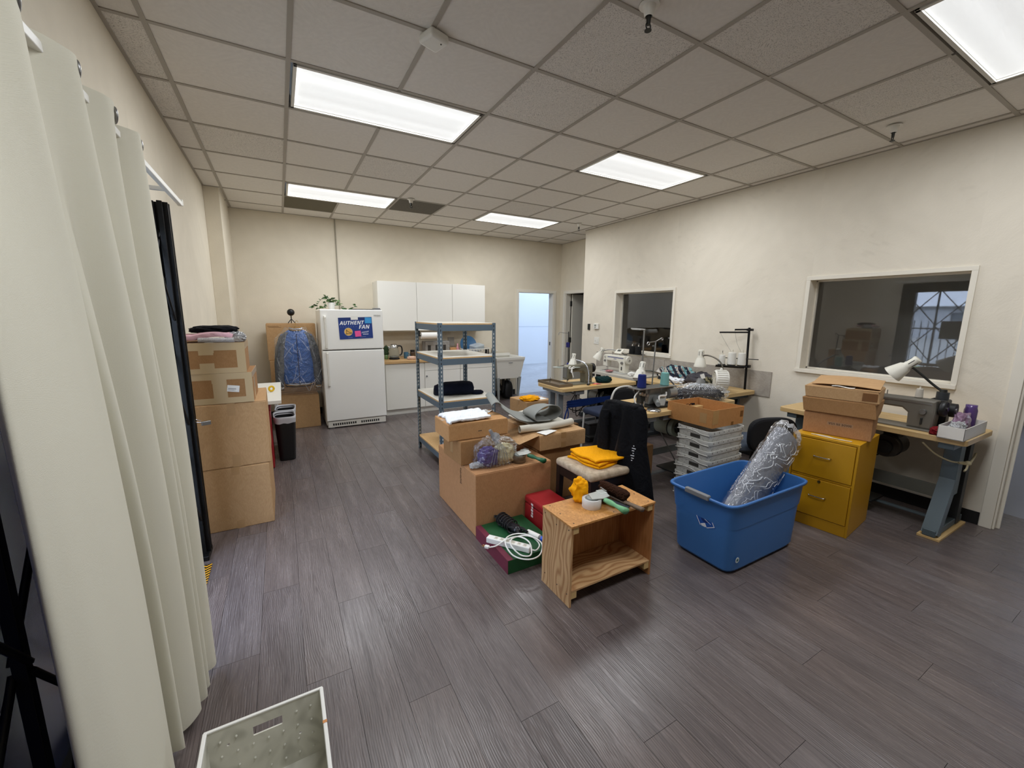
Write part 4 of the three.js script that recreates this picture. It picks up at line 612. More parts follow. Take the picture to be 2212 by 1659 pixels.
tapeGun('dark green handled tape dispenser with brown tape on the big box', [1.535, 0.461, -2.53], 0.15, std(0x0c5a38, 0.35), phys(0x5c4a36, 0.3, 0, { clearcoat: 0.4 }));
// box with felt
{
  carton('cardboard_box', 'tall cardboard box under the felt rolls', 0.44, 0.47, 0.62, [1.955, 0, -2.965], 0, { along: 'x', tape: false, m: M.cardDark });
  const b = carton('cardboard_box', 'shallow cardboard box with one flap open under the felt rolls', 0.46, 0.13, 0.6, [1.965, 0.47, -2.91], 0, { along: 'z', bottomTape: M.tape, tapeDrop: 0.05 });
  part(b, 'open_flap', sheet((u, v) => [-0.23 - 0.2 * u, 0.125 - 0.035 * u, 0.28 - 0.32 * v + 0.03 * u], 6, 6, 0.004), M.card);
  single('packing_slip', 'white packing slip sticking out of the felt box', 'paper', sheet((u, v) => [-0.07 + 0.14 * u, 0.004 + 0.01 * u * v, -0.05 + 0.1 * v], 6, 6, 0.0012), M.white, [1.83, 0.602, -2.66], [0, 0.3, 0]);
}
{
  const t = thing('white_felt', 'thick off-white felt sheet with rolled edge under the grey felt', 'felt', [1.93, 0.6, -2.9]);
  part(t, 'sheet', sheet((u, v) => [-0.16 + 0.36 * u, 0.03 + 0.03 * Math.sin(u * 3) * v + 0.006 * N3(u * 4, v * 4), 0.16 - 0.46 * v], 20, 20, 0.012), M.feltWhite);
  part(t, 'rolled_edge', tube([[-0.3, 0.03, 0.14], [-0.1, 0.034, 0.17], [0.1, 0.034, 0.17], [0.22, 0.036, 0.15]], 0.03, 30, 14), M.feltWhite);
}
{
  const c = new THREE.CatmullRomCurve3([[-0.5, 0.215], [-0.52, 0.24], [-0.49, 0.262], [-0.455, 0.25], [-0.44, 0.215], [-0.36, 0.15], [-0.27, 0.095], [-0.15, 0.068], [-0.02, 0.066], [0.07, 0.078], [0.12, 0.11], [0.09, 0.15], [0.0, 0.17], [-0.1, 0.155], [-0.165, 0.118], [-0.16, 0.088], [-0.09, 0.079], [-0.02, 0.078]].map(([x, y]) => V(x, y, 0)));
  single('grey_felt', 'grey felt sheet curled into an open loop on the white felt', 'felt', sheet((u, v) => { const q = c.getPoint(u); const fl = u > 0.5 ? 1.3 - 0.55 * v : 1; return [q.x + 0.1 * v * (1 - u), 0.066 + (q.y - 0.066) * fl + 0.02 * v, 0.13 - (0.2 + 0.12 * (1 - u)) * v - 0.1 * (1 - u)]; }, 90, 10, 0.006), M.feltGrey, [1.93, 0.6, -2.85]);
}
{ const b = carton('cardboard_box', 'cardboard box marked FRAGILE on the floor beyond the felt boxes', 0.45, 0.32, 0.46, [3.18, 0, -5.06], 0.05, { along: 'x' }); printed(b, 'fragile_label', 0.1, 0.045, inked('FRAGILE', '#efe6dc', '#7a2a22'), [0.13, 0.25, 0.2315]); printed(b, 'shipping_label', 0.06, 0.05, (g, w, h) => { g.fillStyle = '#e6e2d8'; g.fillRect(0, 0, w, h); }, [-0.14, 0.2, 0.2315]); part(b, 'paper', slab(0.02, 0.18, 0.319, 0.321, 0.02, 0.16, 0), M.white); }
single('yellow_cloth', 'yellow cloth draped on the FRAGILE box', 'cloth', wrinkle(lump(0.13, 0.06, 0.1, 0.3, 2.5, 4), 0.014, 10), M.yellow, [3.08, 0.32, -4.94]);
// stool and folded cloths
{
  const t = thing('dining_chair', 'dark wood dining chair with a beige padded seat', 'chair', [1.9, 0, -2.17]), esp = std(0x18100d, 0.4);
  for (const [x, z] of [[-0.155, -0.175], [-0.155, 0.175]]) part(t, 'leg', rod([x * 1.04, 0, z * 1.04], [x, 0.45, z], 0.022, 4, 0.03), esp);
  for (const z of [-0.165, 0.165]) part(t, 'back_post', merge([rod([0.2, 0, z], [0.17, 0.46, z], 0.022, 4, 0.026), rod([0.17, 0.46, z], [0.27, 0.885, z], 0.026, 4, 0.02)]), esp);
  part(t, 'apron', merge([slab(-0.165, 0.165, 0.385, 0.445, -0.19, -0.17, 0.002), slab(-0.165, 0.165, 0.385, 0.445, 0.17, 0.19, 0.002), slab(-0.175, -0.155, 0.385, 0.445, -0.18, 0.18, 0.002), slab(0.155, 0.175, 0.385, 0.445, -0.18, 0.18, 0.002)]), esp);
  part(t, 'top_rail', slab(0.255, 0.28, 0.82, 0.89, -0.165, 0.165, 0.006), esp);
  for (const z of [-0.09, -0.03, 0.03, 0.09]) part(t, 'back_slat', rod([0.185, 0.52, z], [0.262, 0.84, z], 0.014, 4), esp);
  part(t, 'seat_pad', at(rbox(0.37, 0.058, 0.415, 0.026, 5), 0, 0.473, 0), M.beige);
}
for (let k = 0; k < 3; k++) single('yellow_cloth', ['folded yellow cloth at the bottom of the pile on the dining chair', 'folded yellow cloth in the middle of the pile on the dining chair', 'folded yellow cloth on top of the pile on the dining chair'][k], 'cloth', sheet((u, v) => [-0.15 + 0.35 * u + 0.012 * Math.sin(v * 7 + k), 0.008 + 0.007 * fbm(u * 5, v * 5, k * 3) - 0.03 * Math.max(0, u - 0.85) * (2 - k), -0.15 + 0.3 * v + 0.012 * Math.sin(u * 6 + k * 2)], 30, 30, 0.014), M.yellow, [1.955 + k * 0.004, 0.504 + k * 0.021, -2.19 + k * 0.006], [0, 0.12 - k * 0.07, 0], 'folded yellow cloths on the dining chair');
// toolbox, green box, power strip and small things
{
  const t = thing('toolbox', 'red metal toolbox standing between the big box and plywood stand', 'toolbox', [1.585, 0, -2.2]);
  part(t, 'body', at(rbox(0.22, 0.19, 0.42, 0.01, 2), 0, 0.095, 0), M.red); part(t, 'lid', at(rbox(0.225, 0.056, 0.425, 0.018, 3), 0, 0.22, 0), M.red);
  part(t, 'handle', tube([[0.03, 0.23, 0.214], [0.03, 0.24, 0.235], [0.1, 0.24, 0.235], [0.1, 0.23, 0.214]], 0.009, 20, 8), M.blackPlastic);
  part(t, 'latch', slab(-0.118, -0.11, 0.15, 0.21, 0.06, 0.1, 0.003), M.darkSteel);
  for (let k = 0; k < 5; k++) part(t, 'printed_mark', slab(-0.1132, -0.1122, 0.115 + k * 0.022, 0.131 + k * 0.022, -0.115 + (k % 2) * 0.006, -0.088, 0), std(0xd8c8c4, 0.6));
}
{
  const t = thing('painted_box', 'low green and maroon painted wooden box on the floor', 'box', [1.272, 0, -2.185]);
  part(t, 'body', at(rbox(0.372, 0.09, 0.465, 0.004, 2), 0, 0.045, 0), M.green); part(t, 'maroon_side', slab(-0.1875, -0.1855, 0, 0.088, -0.232, 0.232, 0.0005), M.maroon, { label: 'maroon painted side' }); part(t, 'maroon_edge', slab(-0.187, -0.15, 0.0895, 0.0908, -0.232, 0.232, 0), M.maroon, { label: 'maroon painted top edge' });
}
{
  const t = thing('power_strip', 'white power strip with coiled white cord on the painted box', 'power strip', [1.165, 0.091, -2.09], -0.93);
  part(t, 'housing', at(rbox(0.3, 0.036, 0.046, 0.005, 2), 0, 0.018, 0), M.white);
  for (let i = 0; i < 6; i++) { const o = part(t, 'outlet', slab(-0.1 + i * 0.04, -0.076 + i * 0.04, 0.0358, 0.0366, -0.014, 0.014, 0), M.offPlastic); part(o, 'slot', slab(-0.092 + i * 0.04, -0.09 + i * 0.04, 0.0364, 0.037, -0.008, 0.004, 0), M.blackPlastic); part(o, 'slot', slab(-0.085 + i * 0.04, -0.083 + i * 0.04, 0.0364, 0.037, -0.008, 0.004, 0), M.blackPlastic); }
  part(t, 'cord', tube([[0.15, 0.018, 0], [0.185, 0.02, 0.0], [0.19, 0.03, -0.05], [0.12, 0.05, -0.09], [0.03, 0.05, -0.085], [-0.02, 0.045, -0.03], [0.0, 0.043, 0.05], [0.08, 0.012, 0.1], [0.18, 0.01, 0.09], [0.22, 0.012, 0.02], [0.2, 0.04, -0.06], [0.1, 0.06, -0.07], [0.02, 0.05, -0.02], [0.03, 0.045, 0.04], [0.12, 0.012, 0.075], [0.17, 0.012, 0.05], [0.14, 0.052, -0.01], [0.05, 0.055, -0.045], [-0.01, 0.05, 0.01], [-0.06, 0.02, 0.06], [-0.1, 0.008, 0.075]], 0.0045, 220, 8), M.white);
  part(t, 'plug', at(rbox(0.03, 0.018, 0.022, 0.005, 2), -0.115, 0.01, 0.078), M.white); part(t, 'prong', merge([rod([-0.13, 0.012, 0.072], [-0.148, 0.012, 0.07], 0.0018, 6), rod([-0.13, 0.012, 0.084], [-0.148, 0.012, 0.085], 0.0018, 6)]), M.brass);
}
{
  const t = thing('cord_bundle', 'tied bundle of black cable on the painted box', 'cable', [1.27, 0.091, -2.28], 0.1);
  const pts = []; for (let i = 0; i <= 120; i++) { const a = i * 0.9, k = (i % 30) / 30; pts.push([0.03 * Math.cos(a * 0.31) + 0.012 * Math.sin(i), 0.022 + 0.018 * Math.sin(a * 0.47) + 0.012, -0.14 + 0.3 * Math.abs(((i / 15) % 2) - 1)]); }
  part(t, 'loops', tube(pts, 0.006, 420, 6), M.blackRubber);
  const wr = []; for (let i = 0; i <= 60; i++) { const a = i / 60 * 6.283 * 6; wr.push([0.046 * Math.cos(a), 0.04 + 0.036 * Math.sin(a), -0.1 + i / 60 * 0.16]); } part(t, 'wrap', tube(wr, 0.0045, 240, 6), M.blackRubber);
  part(t, 'core', wrinkle(at(new THREE.CapsuleGeometry(0.03, 0.2, 6, 14).rotateX(Math.PI / 2), 0, 0.036, 0.0), 0.006, 30), std(0x1b1c22, 0.3));
}
{
  const t = thing('marker_bottle', 'small white bottle with blue cap lying on the painted box', 'bottle', [1.365, 0.112, -2.08], 0.33);
  part(t, 'body', at(cyl(0.02, 0.02, 0.1, 18).rotateX(Math.PI / 2), 0, 0, -0.02), M.white); part(t, 'neck', at(cyl(0.019, 0.014, 0.02, 18).rotateX(Math.PI / 2), 0, 0, 0.04), M.greyPlastic); part(t, 'cap', at(cyl(0.016, 0.014, 0.05, 18).rotateX(Math.PI / 2), 0, 0, 0.07), std(0x1f4fd0, 0.35));
}
// plywood stand
{
  const t = thing('plywood_stand', 'open plywood stand with lower shelf in the middle of the floor', 'stand', [1.54, 0, -1.68]), w = 0.305, d = 0.135;
  for (const s of [-1, 1]) part(t, 'side_panel', turnUV(turnUV(slab(s * w, s * (w - 0.012), 0, 0.459, -d, d, 0.0015))), s < 0 ? M.fir : M.plyIn);
  part(t, 'top_panel', slab(-w - 0.003, w + 0.003, 0.459, 0.471, -d - 0.002, d + 0.003, 0.0015), M.plyTop);
  part(t, 'shelf_panel', turnUV(slab(-w + 0.012, w - 0.012, 0.085, 0.097, -d + 0.012, d - 0.002, 0.0015)), M.fir);
  part(t, 'back_panel', slab(-w + 0.012, w - 0.012, 0.09, 0.459, -d, -d + 0.008, 0), M.plyIn);
  for (const s of [-1, 1]) { for (const [y0, y1] of [[0.42, 0.459], [0.045, 0.085]]) part(t, 'corner_block', slab(s * (w - 0.012), s * (w - 0.05), y0, y1, -d + 0.01, d - 0.003, 0.002), M.pine); }
  const sc = cyl(0.004, 0.004, 0.001, 8); for (const [x, z] of [[-0.27, -0.115], [-0.275, -0.01], [-0.275, 0.11], [0.27, -0.115], [0.275, 0], [0.275, 0.11], [0, 0.115], [0, -0.115]]) part(t, 'screw', sc, std(0x3a2a1c, 0.5), { p: [x, 0.4715, z] });
  const ss = cyl(0.004, 0.004, 0.001, 8).rotateZ(Math.PI / 2); for (const [y, z] of [[0.44, -0.11], [0.42, 0.0], [0.44, 0.11], [0.07, -0.1], [0.07, 0.02], [0.07, 0.11]]) part(t, 'screw', ss, std(0x3a2a1c, 0.5), { p: [-w - 0.0005, y, z] });
}
tapeGun('light green handled tape dispenser with white tape on the plywood stand', [1.525, 0.471, -1.67], -0.12, std(0x6fae7c, 0.4), std(0xdedcd8, 0.4));
single('yellow_cloth', 'crumpled yellow cloth standing on the plywood stand', 'cloth', wrinkle(lump(0.05, 0.12, 0.045, 0.25, 2, 11), 0.02, 11), cloth(0xf2a60c, 0.0015), [1.465, 0.471, -1.775]);
{
  const t = thing('bench_brush', 'brown bristle bench brush with wooden handle on the plywood stand', 'brush', [1.655, 0.471, -1.67], 0.08);
  part(t, 'bristles', wrinkle(at(new THREE.CapsuleGeometry(0.032, 0.15, 8, 20).rotateX(Math.PI / 2), 0, 0.055, -0.02), 0.012, 40), M.brownFuzz); part(t, 'back_board', at(rbox(0.04, 0.014, 0.2, 0.006, 2), -0.01, 0.02, 0.0), std(0x4a3a2c, 0.6));
  part(t, 'handle', loft([0, 0.3, 0.6, 1].map((k) => { const o = [], r = 0.012 + 0.006 * k; for (let i = 0; i < 12; i++) { const a = i / 12 * 6.283; o.push([-0.015 + 0.02 * k + Math.cos(a) * r, 0.025 + Math.sin(a) * r * 0.7 - 0.008 * k, 0.08 + 0.11 * k]); } return o; })), std(0x6d5a48, 0.6));
}
single('grey_strap', 'dark grey folded strap under the brush on the plywood stand', 'strap', sheet((u, v) => [-0.03 + 0.06 * u + 0.02 * v, 0.012 + 0.02 * Math.sin(u * 3.14) * (1 - v), -0.1 + 0.2 * v], 10, 16, 0.004), std(0x3b3f46, 0.5), [1.585, 0.471, -1.64], [0, 0.2, 0]);
// perforated white crate at the bottom of the view
{
  const t = thing('plastic_crate', 'dirty white corrugated plastic crate near the curtain', 'crate', [-0.135, 0, -1.17]);
  const h = 0.25, w = 0.165, d = 0.225, k = 0.005;
  const shape = (ww, slot) => { const s = new THREE.Shape([[-ww, 0], [ww, 0], [ww, h], [-ww, h]].map((q) => new THREE.Vector2(...q))); if (slot) s.holes.push(new THREE.Path([[-0.042, h - 0.075], [0.042, h - 0.075], [0.042, h - 0.042], [-0.042, h - 0.042]].map((q) => new THREE.Vector2(...q)))); for (const [x, y] of [[0.09, h - 0.14], [-0.11, h - 0.07]]) { const c = new THREE.Path(); c.absarc(x, y, 0.0045, 0, 6.283); if (slot) s.holes.push(c); } return muv(new THREE.ExtrudeGeometry(s, { depth: k, bevelEnabled: false, curveSegments: 10 })); };
  for (const s of [-1, 1]) { part(t, 'end_wall', shape(w, true), M.cratePlastic, { p: [0, 0.003, s * d - k / 2] }); part(t, 'side_wall', shape(d, false), M.cratePlastic, { p: [s * w - k / 2, 0.003, 0], r: [0, Math.PI / 2, 0] }); }
  part(t, 'floor_panel', slab(-w, w, 0, 0.005, -d, d, 0), M.cratePlastic);
  for (const s of [-1, 1]) { part(t, 'rim', slab(s * w - 0.006, s * w + 0.006, h, h + 0.008, -d, d, 0.003), M.white); part(t, 'rim', slab(-w - 0.004, w + 0.004, h, h + 0.006, s * d - 0.005, s * d + 0.005, 0.002), M.white); }
  const nub = new THREE.SphereGeometry(0.004, 8, 6); for (let i = 0; i < 7; i++) for (let j = 0; j < 4; j++) if (!(j === 3 && Math.abs(i - 3) < 2)) part(t, 'dimple', nub, M.cratePlastic, { p: [-0.13 + i * 0.043, 0.04 + j * 0.055, -d + 0.004] });
  part(t, 'orange_mark', slab(w - 0.0065, w + 0.0065, h + 0.006, h + 0.009, -0.09, -0.08, 0), std(0xd08a4a, 0.5));
}

// ---------- sewing tables ----------
// length along x, front edge at +z; base at the floor under its centre
function sewTable(label, L, D, p, ry, legM, o = {}) {
  const t = thing('sewing_table', label, 'table', p, ry, 'industrial sewing tables'), y = 0.75, th = 0.04, a = L / 2, b = D / 2;
  const s = new THREE.Shape(), r = 0.04; s.moveTo(-a + r, -b); s.lineTo(a - r, -b); s.quadraticCurveTo(a, -b, a, -b + r); s.lineTo(a, b - r); s.quadraticCurveTo(a, b, a - r, b); s.lineTo(-a + r, b); s.quadraticCurveTo(-a, b, -a, b - r); s.lineTo(-a, -b + r); s.quadraticCurveTo(-a, -b, -a + r, -b);
  const g = new THREE.ExtrudeGeometry(s, { depth: th - 0.006, bevelEnabled: true, bevelSize: 0.003, bevelOffset: -0.003, bevelThickness: 0.003, bevelSegments: 1 }).rotateX(Math.PI / 2).translate(0, y - 0.003, 0);
  part(t, 'table_top', turnUV(muv(g)), o.topM || M.maple);
  for (const sx of [-1, 1]) {
    const x = sx * (a - 0.1);
    if (o.slant) { part(t, 'leg', merge([slab(x - 0.042, x + 0.042, 0.3, y - th, -0.0, 0.1, 0.003), rod([x, 0.025, b - 0.06], [x, 0.42, 0.055], 0.06, 4, 0.058), slab(x - 0.03, x + 0.03, 0.02, 0.06, -b + 0.08, b - 0.08, 0.003)]), legM); part(t, 'leg', slab(x - 0.04, x + 0.04, 0.03, y - th, -0.2, -0.12, 0.003), M.legDark); part(t, 'base_plank', slab(x - 0.06, x + 0.06, 0, 0.018, -b + 0.02, b - 0.02, 0.002), M.pine); } else part(t, 'leg', merge([slab(x - 0.035, x + 0.035, 0.06, y - th, -0.1, -0.06, 0.003), slab(x - 0.035, x + 0.035, 0.06, y - th, 0.06, 0.1, 0.003)]), legM);
    part(t, 'leg_head', slab(x - 0.04, x + 0.04, y - th - 0.045, y - th, -b + 0.03, b - 0.03, 0.004), legM);
    part(t, 'foot', merge([slab(x - 0.035, x + 0.035, 0.02, 0.07, -b + 0.02, b - 0.02, 0.006), slab(x - 0.03, x + 0.03, 0, 0.02, -b + 0.03, -b + 0.08, 0.002), slab(x - 0.03, x + 0.03, 0, 0.02, b - 0.08, b - 0.03, 0.002)]), legM);
  }
  part(t, 'stretcher', slab(-a + 0.1, a - 0.1, 0.2, o.slant ? 0.3 : 0.27, -0.1, -0.085, 0.003), o.slant ? std(0x7a7c74, 0.55, 0.2) : legM); part(t, 'treadle_bar', slab(-a + 0.1, a - 0.1, 0.06, 0.075, -0.02, 0.02, 0.003), legM);
  part(t, 'treadle', at(rbox(0.32, 0.018, 0.22, 0.005), o.tx ?? 0.1, 0.09, 0.03).rotateX(0), M.darkSteel);
  const mx = o.mx ?? 0.15, mz = o.mz ?? 0, mt = part(t, 'motor', merge([at(cyl(0.085, 0.085, 0.2, 24).rotateX(Math.PI / 2), mx, 0.55, mz - 0.02), at(rbox(0.1, 0.12, 0.1, 0.01), mx, 0.65, mz - 0.04)]), o.motorM || M.machineGrey);
  part(mt, 'motor_pulley', at(cyl(0.05, 0.05, 0.03, 20).rotateX(Math.PI / 2), mx, 0.55, mz + 0.1), M.darkSteel); part(mt, 'cooling_ring', at(new THREE.TorusGeometry(0.086, 0.006, 6, 24), mx, 0.55, mz + 0.03), M.darkSteel);
  part(t, 'treadle_rod', rod([mx - 0.05, 0.52, 0], [o.tx ?? 0.1, 0.1, 0.05], 0.005), M.steel);
  part(t, 'switch_box', slab(-a + 0.22, -a + 0.34, y - th - 0.05, y - th, b - 0.08, b - 0.03, 0.004), M.greyPlastic);
  if (o.cable) for (let k = 0; k < 3; k++) part(t, 'cable', tube([[-a + 0.28, 0.68, b - 0.1], [-a + 0.2 + k * 0.06, 0.5 - k * 0.06, b - 0.13], [0, 0.42 + k * 0.06, 0.02], [mx, 0.5, 0]], 0.005, 40, 6), M.blackRubber);
  return t;
}
const tA = sewTable('maple topped sewing table holding the olive machine', 1.14, 0.5, [3.2, 0, -3.8], 0, M.legSilver, { mx: 0.2, cable: true });
const tC = sewTable('maple topped sewing table holding the arm machine behind the trays', 1.2, 0.52, [3.19, 0, -2.56], 0, M.legSilver, { mx: -0.12, mz: 0.1, motorM: std(0x8b9180, 0.45, 0.2) });
const tB = sewTable('grey topped sewing table under the smaller window holding the white machine', 1.16, 0.56, [4.2, 0, -4.36], -Math.PI / 2, M.legDark, { topM: std(0xbdb9ae, 0.45), mx: 0 });
const tE = sewTable('maple topped sewing table against the wall holding the white fan', 1.16, 0.55, [4.22, 0, -3.1], -Math.PI / 2, M.legDark, { mx: -0.1 });
// wall board strip behind the tables
{
  const t = thing('wall_board', 'grey hardboard strip fixed along the wall behind the sewing tables', 'board', [RW - 0.006, 0, 0]); const m = std(0xffffff, 0.8, 0, { map: dataTex(256, 128, (u, v) => { const n = tileNoise(u, v, 14, 6) * 12 + tileNoise(u, v, 50, 40, 4) * 10; return [166 + n, 158 + n, 147 + n]; }, [1, 0.5]) });
  part(t, 'panel', slab(-0.004, 0.005, 0.7, 0.96, -5.165, -3.786, 0.001), m); part(t, 'panel', slab(-0.004, 0.005, 0.696, 0.968, -3.783, -2.385, 0.001), m);
}
// ---------- sewing machines: local x from head to handwheel, front at +z ----------
function sewMachine(name, label, p, ry, m, o = {}) {
  const t = thing(name, label, 'sewing machine', p, ry), k = o.k ?? 1, h = (o.h ?? 0.26), L = o.L ?? 0.44, cw = o.col ?? 0.1;
  part(t, 'bed', slab(-0.02, L, 0, 0.012, -0.085, 0.085, 0.004), o.bedM || m); part(t, 'slide_plate', slab(-0.015, 0.1, 0.012, 0.0145, -0.06, 0.06, 0.001), M.steel);
  const y0 = h * 0.64, arm = extrude([[0, h * 0.3], [0.075, h * 0.3], [0.085, y0], [L - cw - 0.05, y0], [L - cw - 0.015, y0 - 0.03], [L - cw - 0.01, 0.01], [L - 0.01, 0.01], [L - 0.005, h * 0.7], [L - 0.01, h * 0.98], [L - 0.05, h], [0.03, h * 0.97], [0.003, h * 0.9]], 0.1, 0.014);
  part(t, 'arm_body', arm, m);
  part(t, 'face_plate', slab(-0.006, 0.002, h * 0.35, h * 0.88, -0.035, 0.035, 0.003), M.steel);
  part(t, 'needle_bar', merge([rod([0.035, 0.05, 0], [0.035, h * 0.34, 0], 0.005), rod([0.035, 0.012, 0], [0.035, 0.05, 0], 0.0015, 6)]), M.chrome); part(t, 'presser_foot', merge([rod([0.045, 0.03, -0.012], [0.045, h * 0.34, -0.012], 0.005), slab(0.025, 0.05, 0.015, 0.026, -0.02, 0.03, 0.002)]), M.chrome);
  const wx = L + 0.02; part(t, 'handwheel', at(lathe([[0, -0.014], [0.03, -0.016], [0.05, -0.018], [0.056, -0.01], [0.056, 0.012], [0.045, 0.016], [0.03, 0.008], [0.012, 0.012], [0, 0.012]], 28).rotateZ(-Math.PI / 2), wx, h * 0.76, 0), o.wheelM || M.blackPlastic);
  part(t, 'wheel_hub', at(cyl(0.014, 0.014, 0.02, 16).rotateZ(Math.PI / 2), wx + 0.012, h * 0.76, 0), M.chrome);
  part(t, 'stitch_dial', at(cyl(0.022, 0.018, 0.02, 20).rotateX(Math.PI / 2), L - cw / 2, h * 0.6, 0.058), M.steel); part(t, 'tension_knob', at(merge([cyl(0.018, 0.018, 0.004, 18).rotateX(Math.PI / 2), at(cyl(0.009, 0.006, 0.02, 14).rotateX(Math.PI / 2), 0, 0, 0.012)]), 0.05, h * 0.62, 0.054), M.steel);
  part(t, 'reverse_lever', at(rbox(0.012, 0.05, 0.012, 0.004), L - cw / 2, h * 0.3, 0.06), M.darkSteel); part(t, 'thread_post', rod([0.14, h * 0.97, 0], [0.14, h + 0.03, 0], 0.003, 8), M.steel); part(t, 'take_up_lever', rod([0.05, h * 0.75, 0.052], [0.058, h * 0.9, 0.07], 0.004, 8), M.steel);
  part(t, 'trim_band', slab(0.1, L - 0.03, h * 0.84, h * 0.88, 0.05, 0.0515, 0), o.bandM || M.steel);
  return t;
}
// gooseneck lamps: neck points are world positions, the shade hangs from the last one
function gooseLamp(label, neck, dir, m = M.machineWhite, neckM = M.steel, sc = 1) {
  const base = neck[0], t = thing('task_lamp', label, 'lamp', base), rel = neck.map((q) => [q[0] - base[0], q[1] - base[1], q[2] - base[2]]), e = rel[rel.length - 1];
  part(t, 'mount', at(cyl(0.022, 0.02, 0.02, 16), 0, 0.008, 0), M.darkSteel); part(t, 'neck', tube(rel, 0.0085, 60, 8), neckM);
  const g = lathe([[0.0, 0.075], [0.02, 0.075], [0.024, 0.07], [0.024, 0.01], [0.034, 0.0], [0.05, -0.06], [0.054, -0.075], [0.05, -0.075], [0.032, -0.002], [0.0, 0.004]].map(([a, b]) => [a * sc, b * sc]), 28), q = new THREE.Quaternion().setFromUnitVectors(V(0, -1, 0), V(...dir).normalize());
  const s = part(t, 'lamp_shade', g, m, { p: e }); s.quaternion.copy(q);
  for (let i = 0; i < 6; i++) { const a = i * 1.047, v = part(s, 'vent_slot', rbox(0.004 * sc, 0.035 * sc, 0.003, 0), M.blackPlastic, { p: [Math.cos(a) * 0.0235 * sc, 0.042 * sc, Math.sin(a) * 0.0235 * sc] }); v.rotation.y = -a + Math.PI / 2; }
  return t;
}
const coneG = lathe([[0, 0], [0.03, 0], [0.031, 0.006], [0.027, 0.1], [0.024, 0.104], [0.008, 0.106], [0, 0.106]], 24), coreG = cyl(0.008, 0.007, 0.024, 12);
function cone(label, color, p, s = 1, group, wide = 1.15) { const t = thing('thread_cone', label, 'thread cone', p, 0, group); const a = part(t, 'thread', coneG.clone().scale(s * wide, s, s * wide), fabric(color, 0.002)); part(t, 'core', coreG.clone().scale(s, s, s), M.offPlastic, { p: [0, 0.116 * s, 0] }); return t; }

// table A
sewMachine('sewing_machine', 'olive grey sewing machine with white ribbon on the maple table', [2.82, 0.75, -3.76], 0, M.olive, { h: 0.235, L: 0.38, col: 0.11 });
single('white_ribbon', 'white ribbon bow tied on the olive sewing machine', 'ribbon', merge([tube([[0, 0, 0], [-0.03, 0.025, 0.01], [-0.045, 0.005, 0.01], [0, 0, 0.005]], 0.006, 20, 6), tube([[0, 0, 0], [0.02, 0.02, 0.01], [0.04, 0.01, 0.01], [0, 0, 0.005]], 0.006, 20, 6), tube([[0, 0, 0.005], [0.005, -0.05, 0.01], [0.02, -0.1, 0.012]], 0.007, 16, 6), tube([[0, 0, 0.005], [-0.012, -0.03, 0.012], [-0.01, -0.045, 0.014]], 0.006, 12, 6)]), M.white, [2.86, 0.945, -3.69]);
{
  const t = thing('machine_tray', 'brown wooden parts tray at the end of the maple table', 'tray', [2.745, 0.75, -3.84]), m = std(0x6a5a44, 0.6);
  part(t, 'floor', slab(-0.1, 0.09, 0, 0.008, -0.22, 0.2, 0), m); for (const s of [-1, 1]) { part(t, 'edge', slab(s * 0.098, s * 0.086, 0, 0.032, -0.22, 0.2, 0.002), m); part(t, 'edge', slab(-0.1, 0.09, 0, 0.032, s * 0.21 - 0.006, s * 0.21 + 0.006, 0.002), m); }
}
single('hex_wrench', 'small metal tool upright in the parts tray', 'tool', rod([0, 0, 0], [0.005, 0.07, 0], 0.004, 8, 0.002), M.darkSteel, [2.71, 0.757, -3.9]);
{
  const t = thing('thread_stand', 'grey thread stand with empty spool discs behind the olive machine', 'thread stand', [3.05, 0.75, -4.0]);
  part(t, 'pole', rod([0, 0, 0], [-0.012, 0.6, 0], 0.006), M.blackMetal); part(t, 'guide_arm', tube([[-0.012, 0.58, 0], [-0.08, 0.585, 0], [-0.15, 0.59, 0.0], [-0.16, 0.56, 0]], 0.0035, 24, 6), M.steel);
  part(t, 'tray_arm', rod([0, 0.2, 0], [-0.32, 0.2, 0.16], 0.006), M.steel);
  for (const [x, z] of [[-0.3, 0.2], [-0.12, 0.28]]) { part(t, 'spool_disc', at(lathe([[0, 0], [0.06, 0.002], [0.062, 0.006], [0, 0.012]], 24), x, 0.2, z), phys(0x9aa39a, 0.4, 0, { transmission: 0.3, thickness: 0 })); part(t, 'spool_pin', rod([x, 0.2, z], [x, 0.3, z], 0.003, 8, 0.0015), M.steel); }
  part(t, 'grip', rod([-0.005, 0.08, 0], [-0.007, 0.22, 0], 0.014), std(0x1d1f8f, 0.45), { label: 'blue plastic grip' });
  part(t, 'clip', at(rbox(0.035, 0.06, 0.03, 0.004), -0.02, 0.44, 0), std(0x14155e, 0.45)); part(t, 'clip_ring', at(new THREE.TorusGeometry(0.014, 0.003, 6, 16), -0.02, 0.485, 0), M.steel);
}
gooseLamp('white task lamp with chrome gooseneck at the olive sewing machine', [[3.06, 0.75, -3.62], [3.07, 0.9, -3.64], [3.05, 0.99, -3.68], [3.0, 1.03, -3.76], [2.965, 1.03, -3.8]], [-0.15, -1, 0], M.machineWhite, M.chrome);
single('folded_garment', 'dark green folded garment on the maple table', 'garment', wrinkle(lump(0.105, 0.075, 0.07, 0.15, 2.5, 8), 0.012, 9), M.greenCloth, [3.36, 0.75, -3.7]);
single('paper_note', 'pink paper scrap on the maple table', 'paper', sheet((u, v) => [-0.05 + 0.1 * u, 0.002 + 0.004 * Math.sin(u * 4), -0.03 + 0.06 * v], 6, 4, 0.0012), std(0xe0676a, 0.7), [3.2, 0.751, -3.63]);
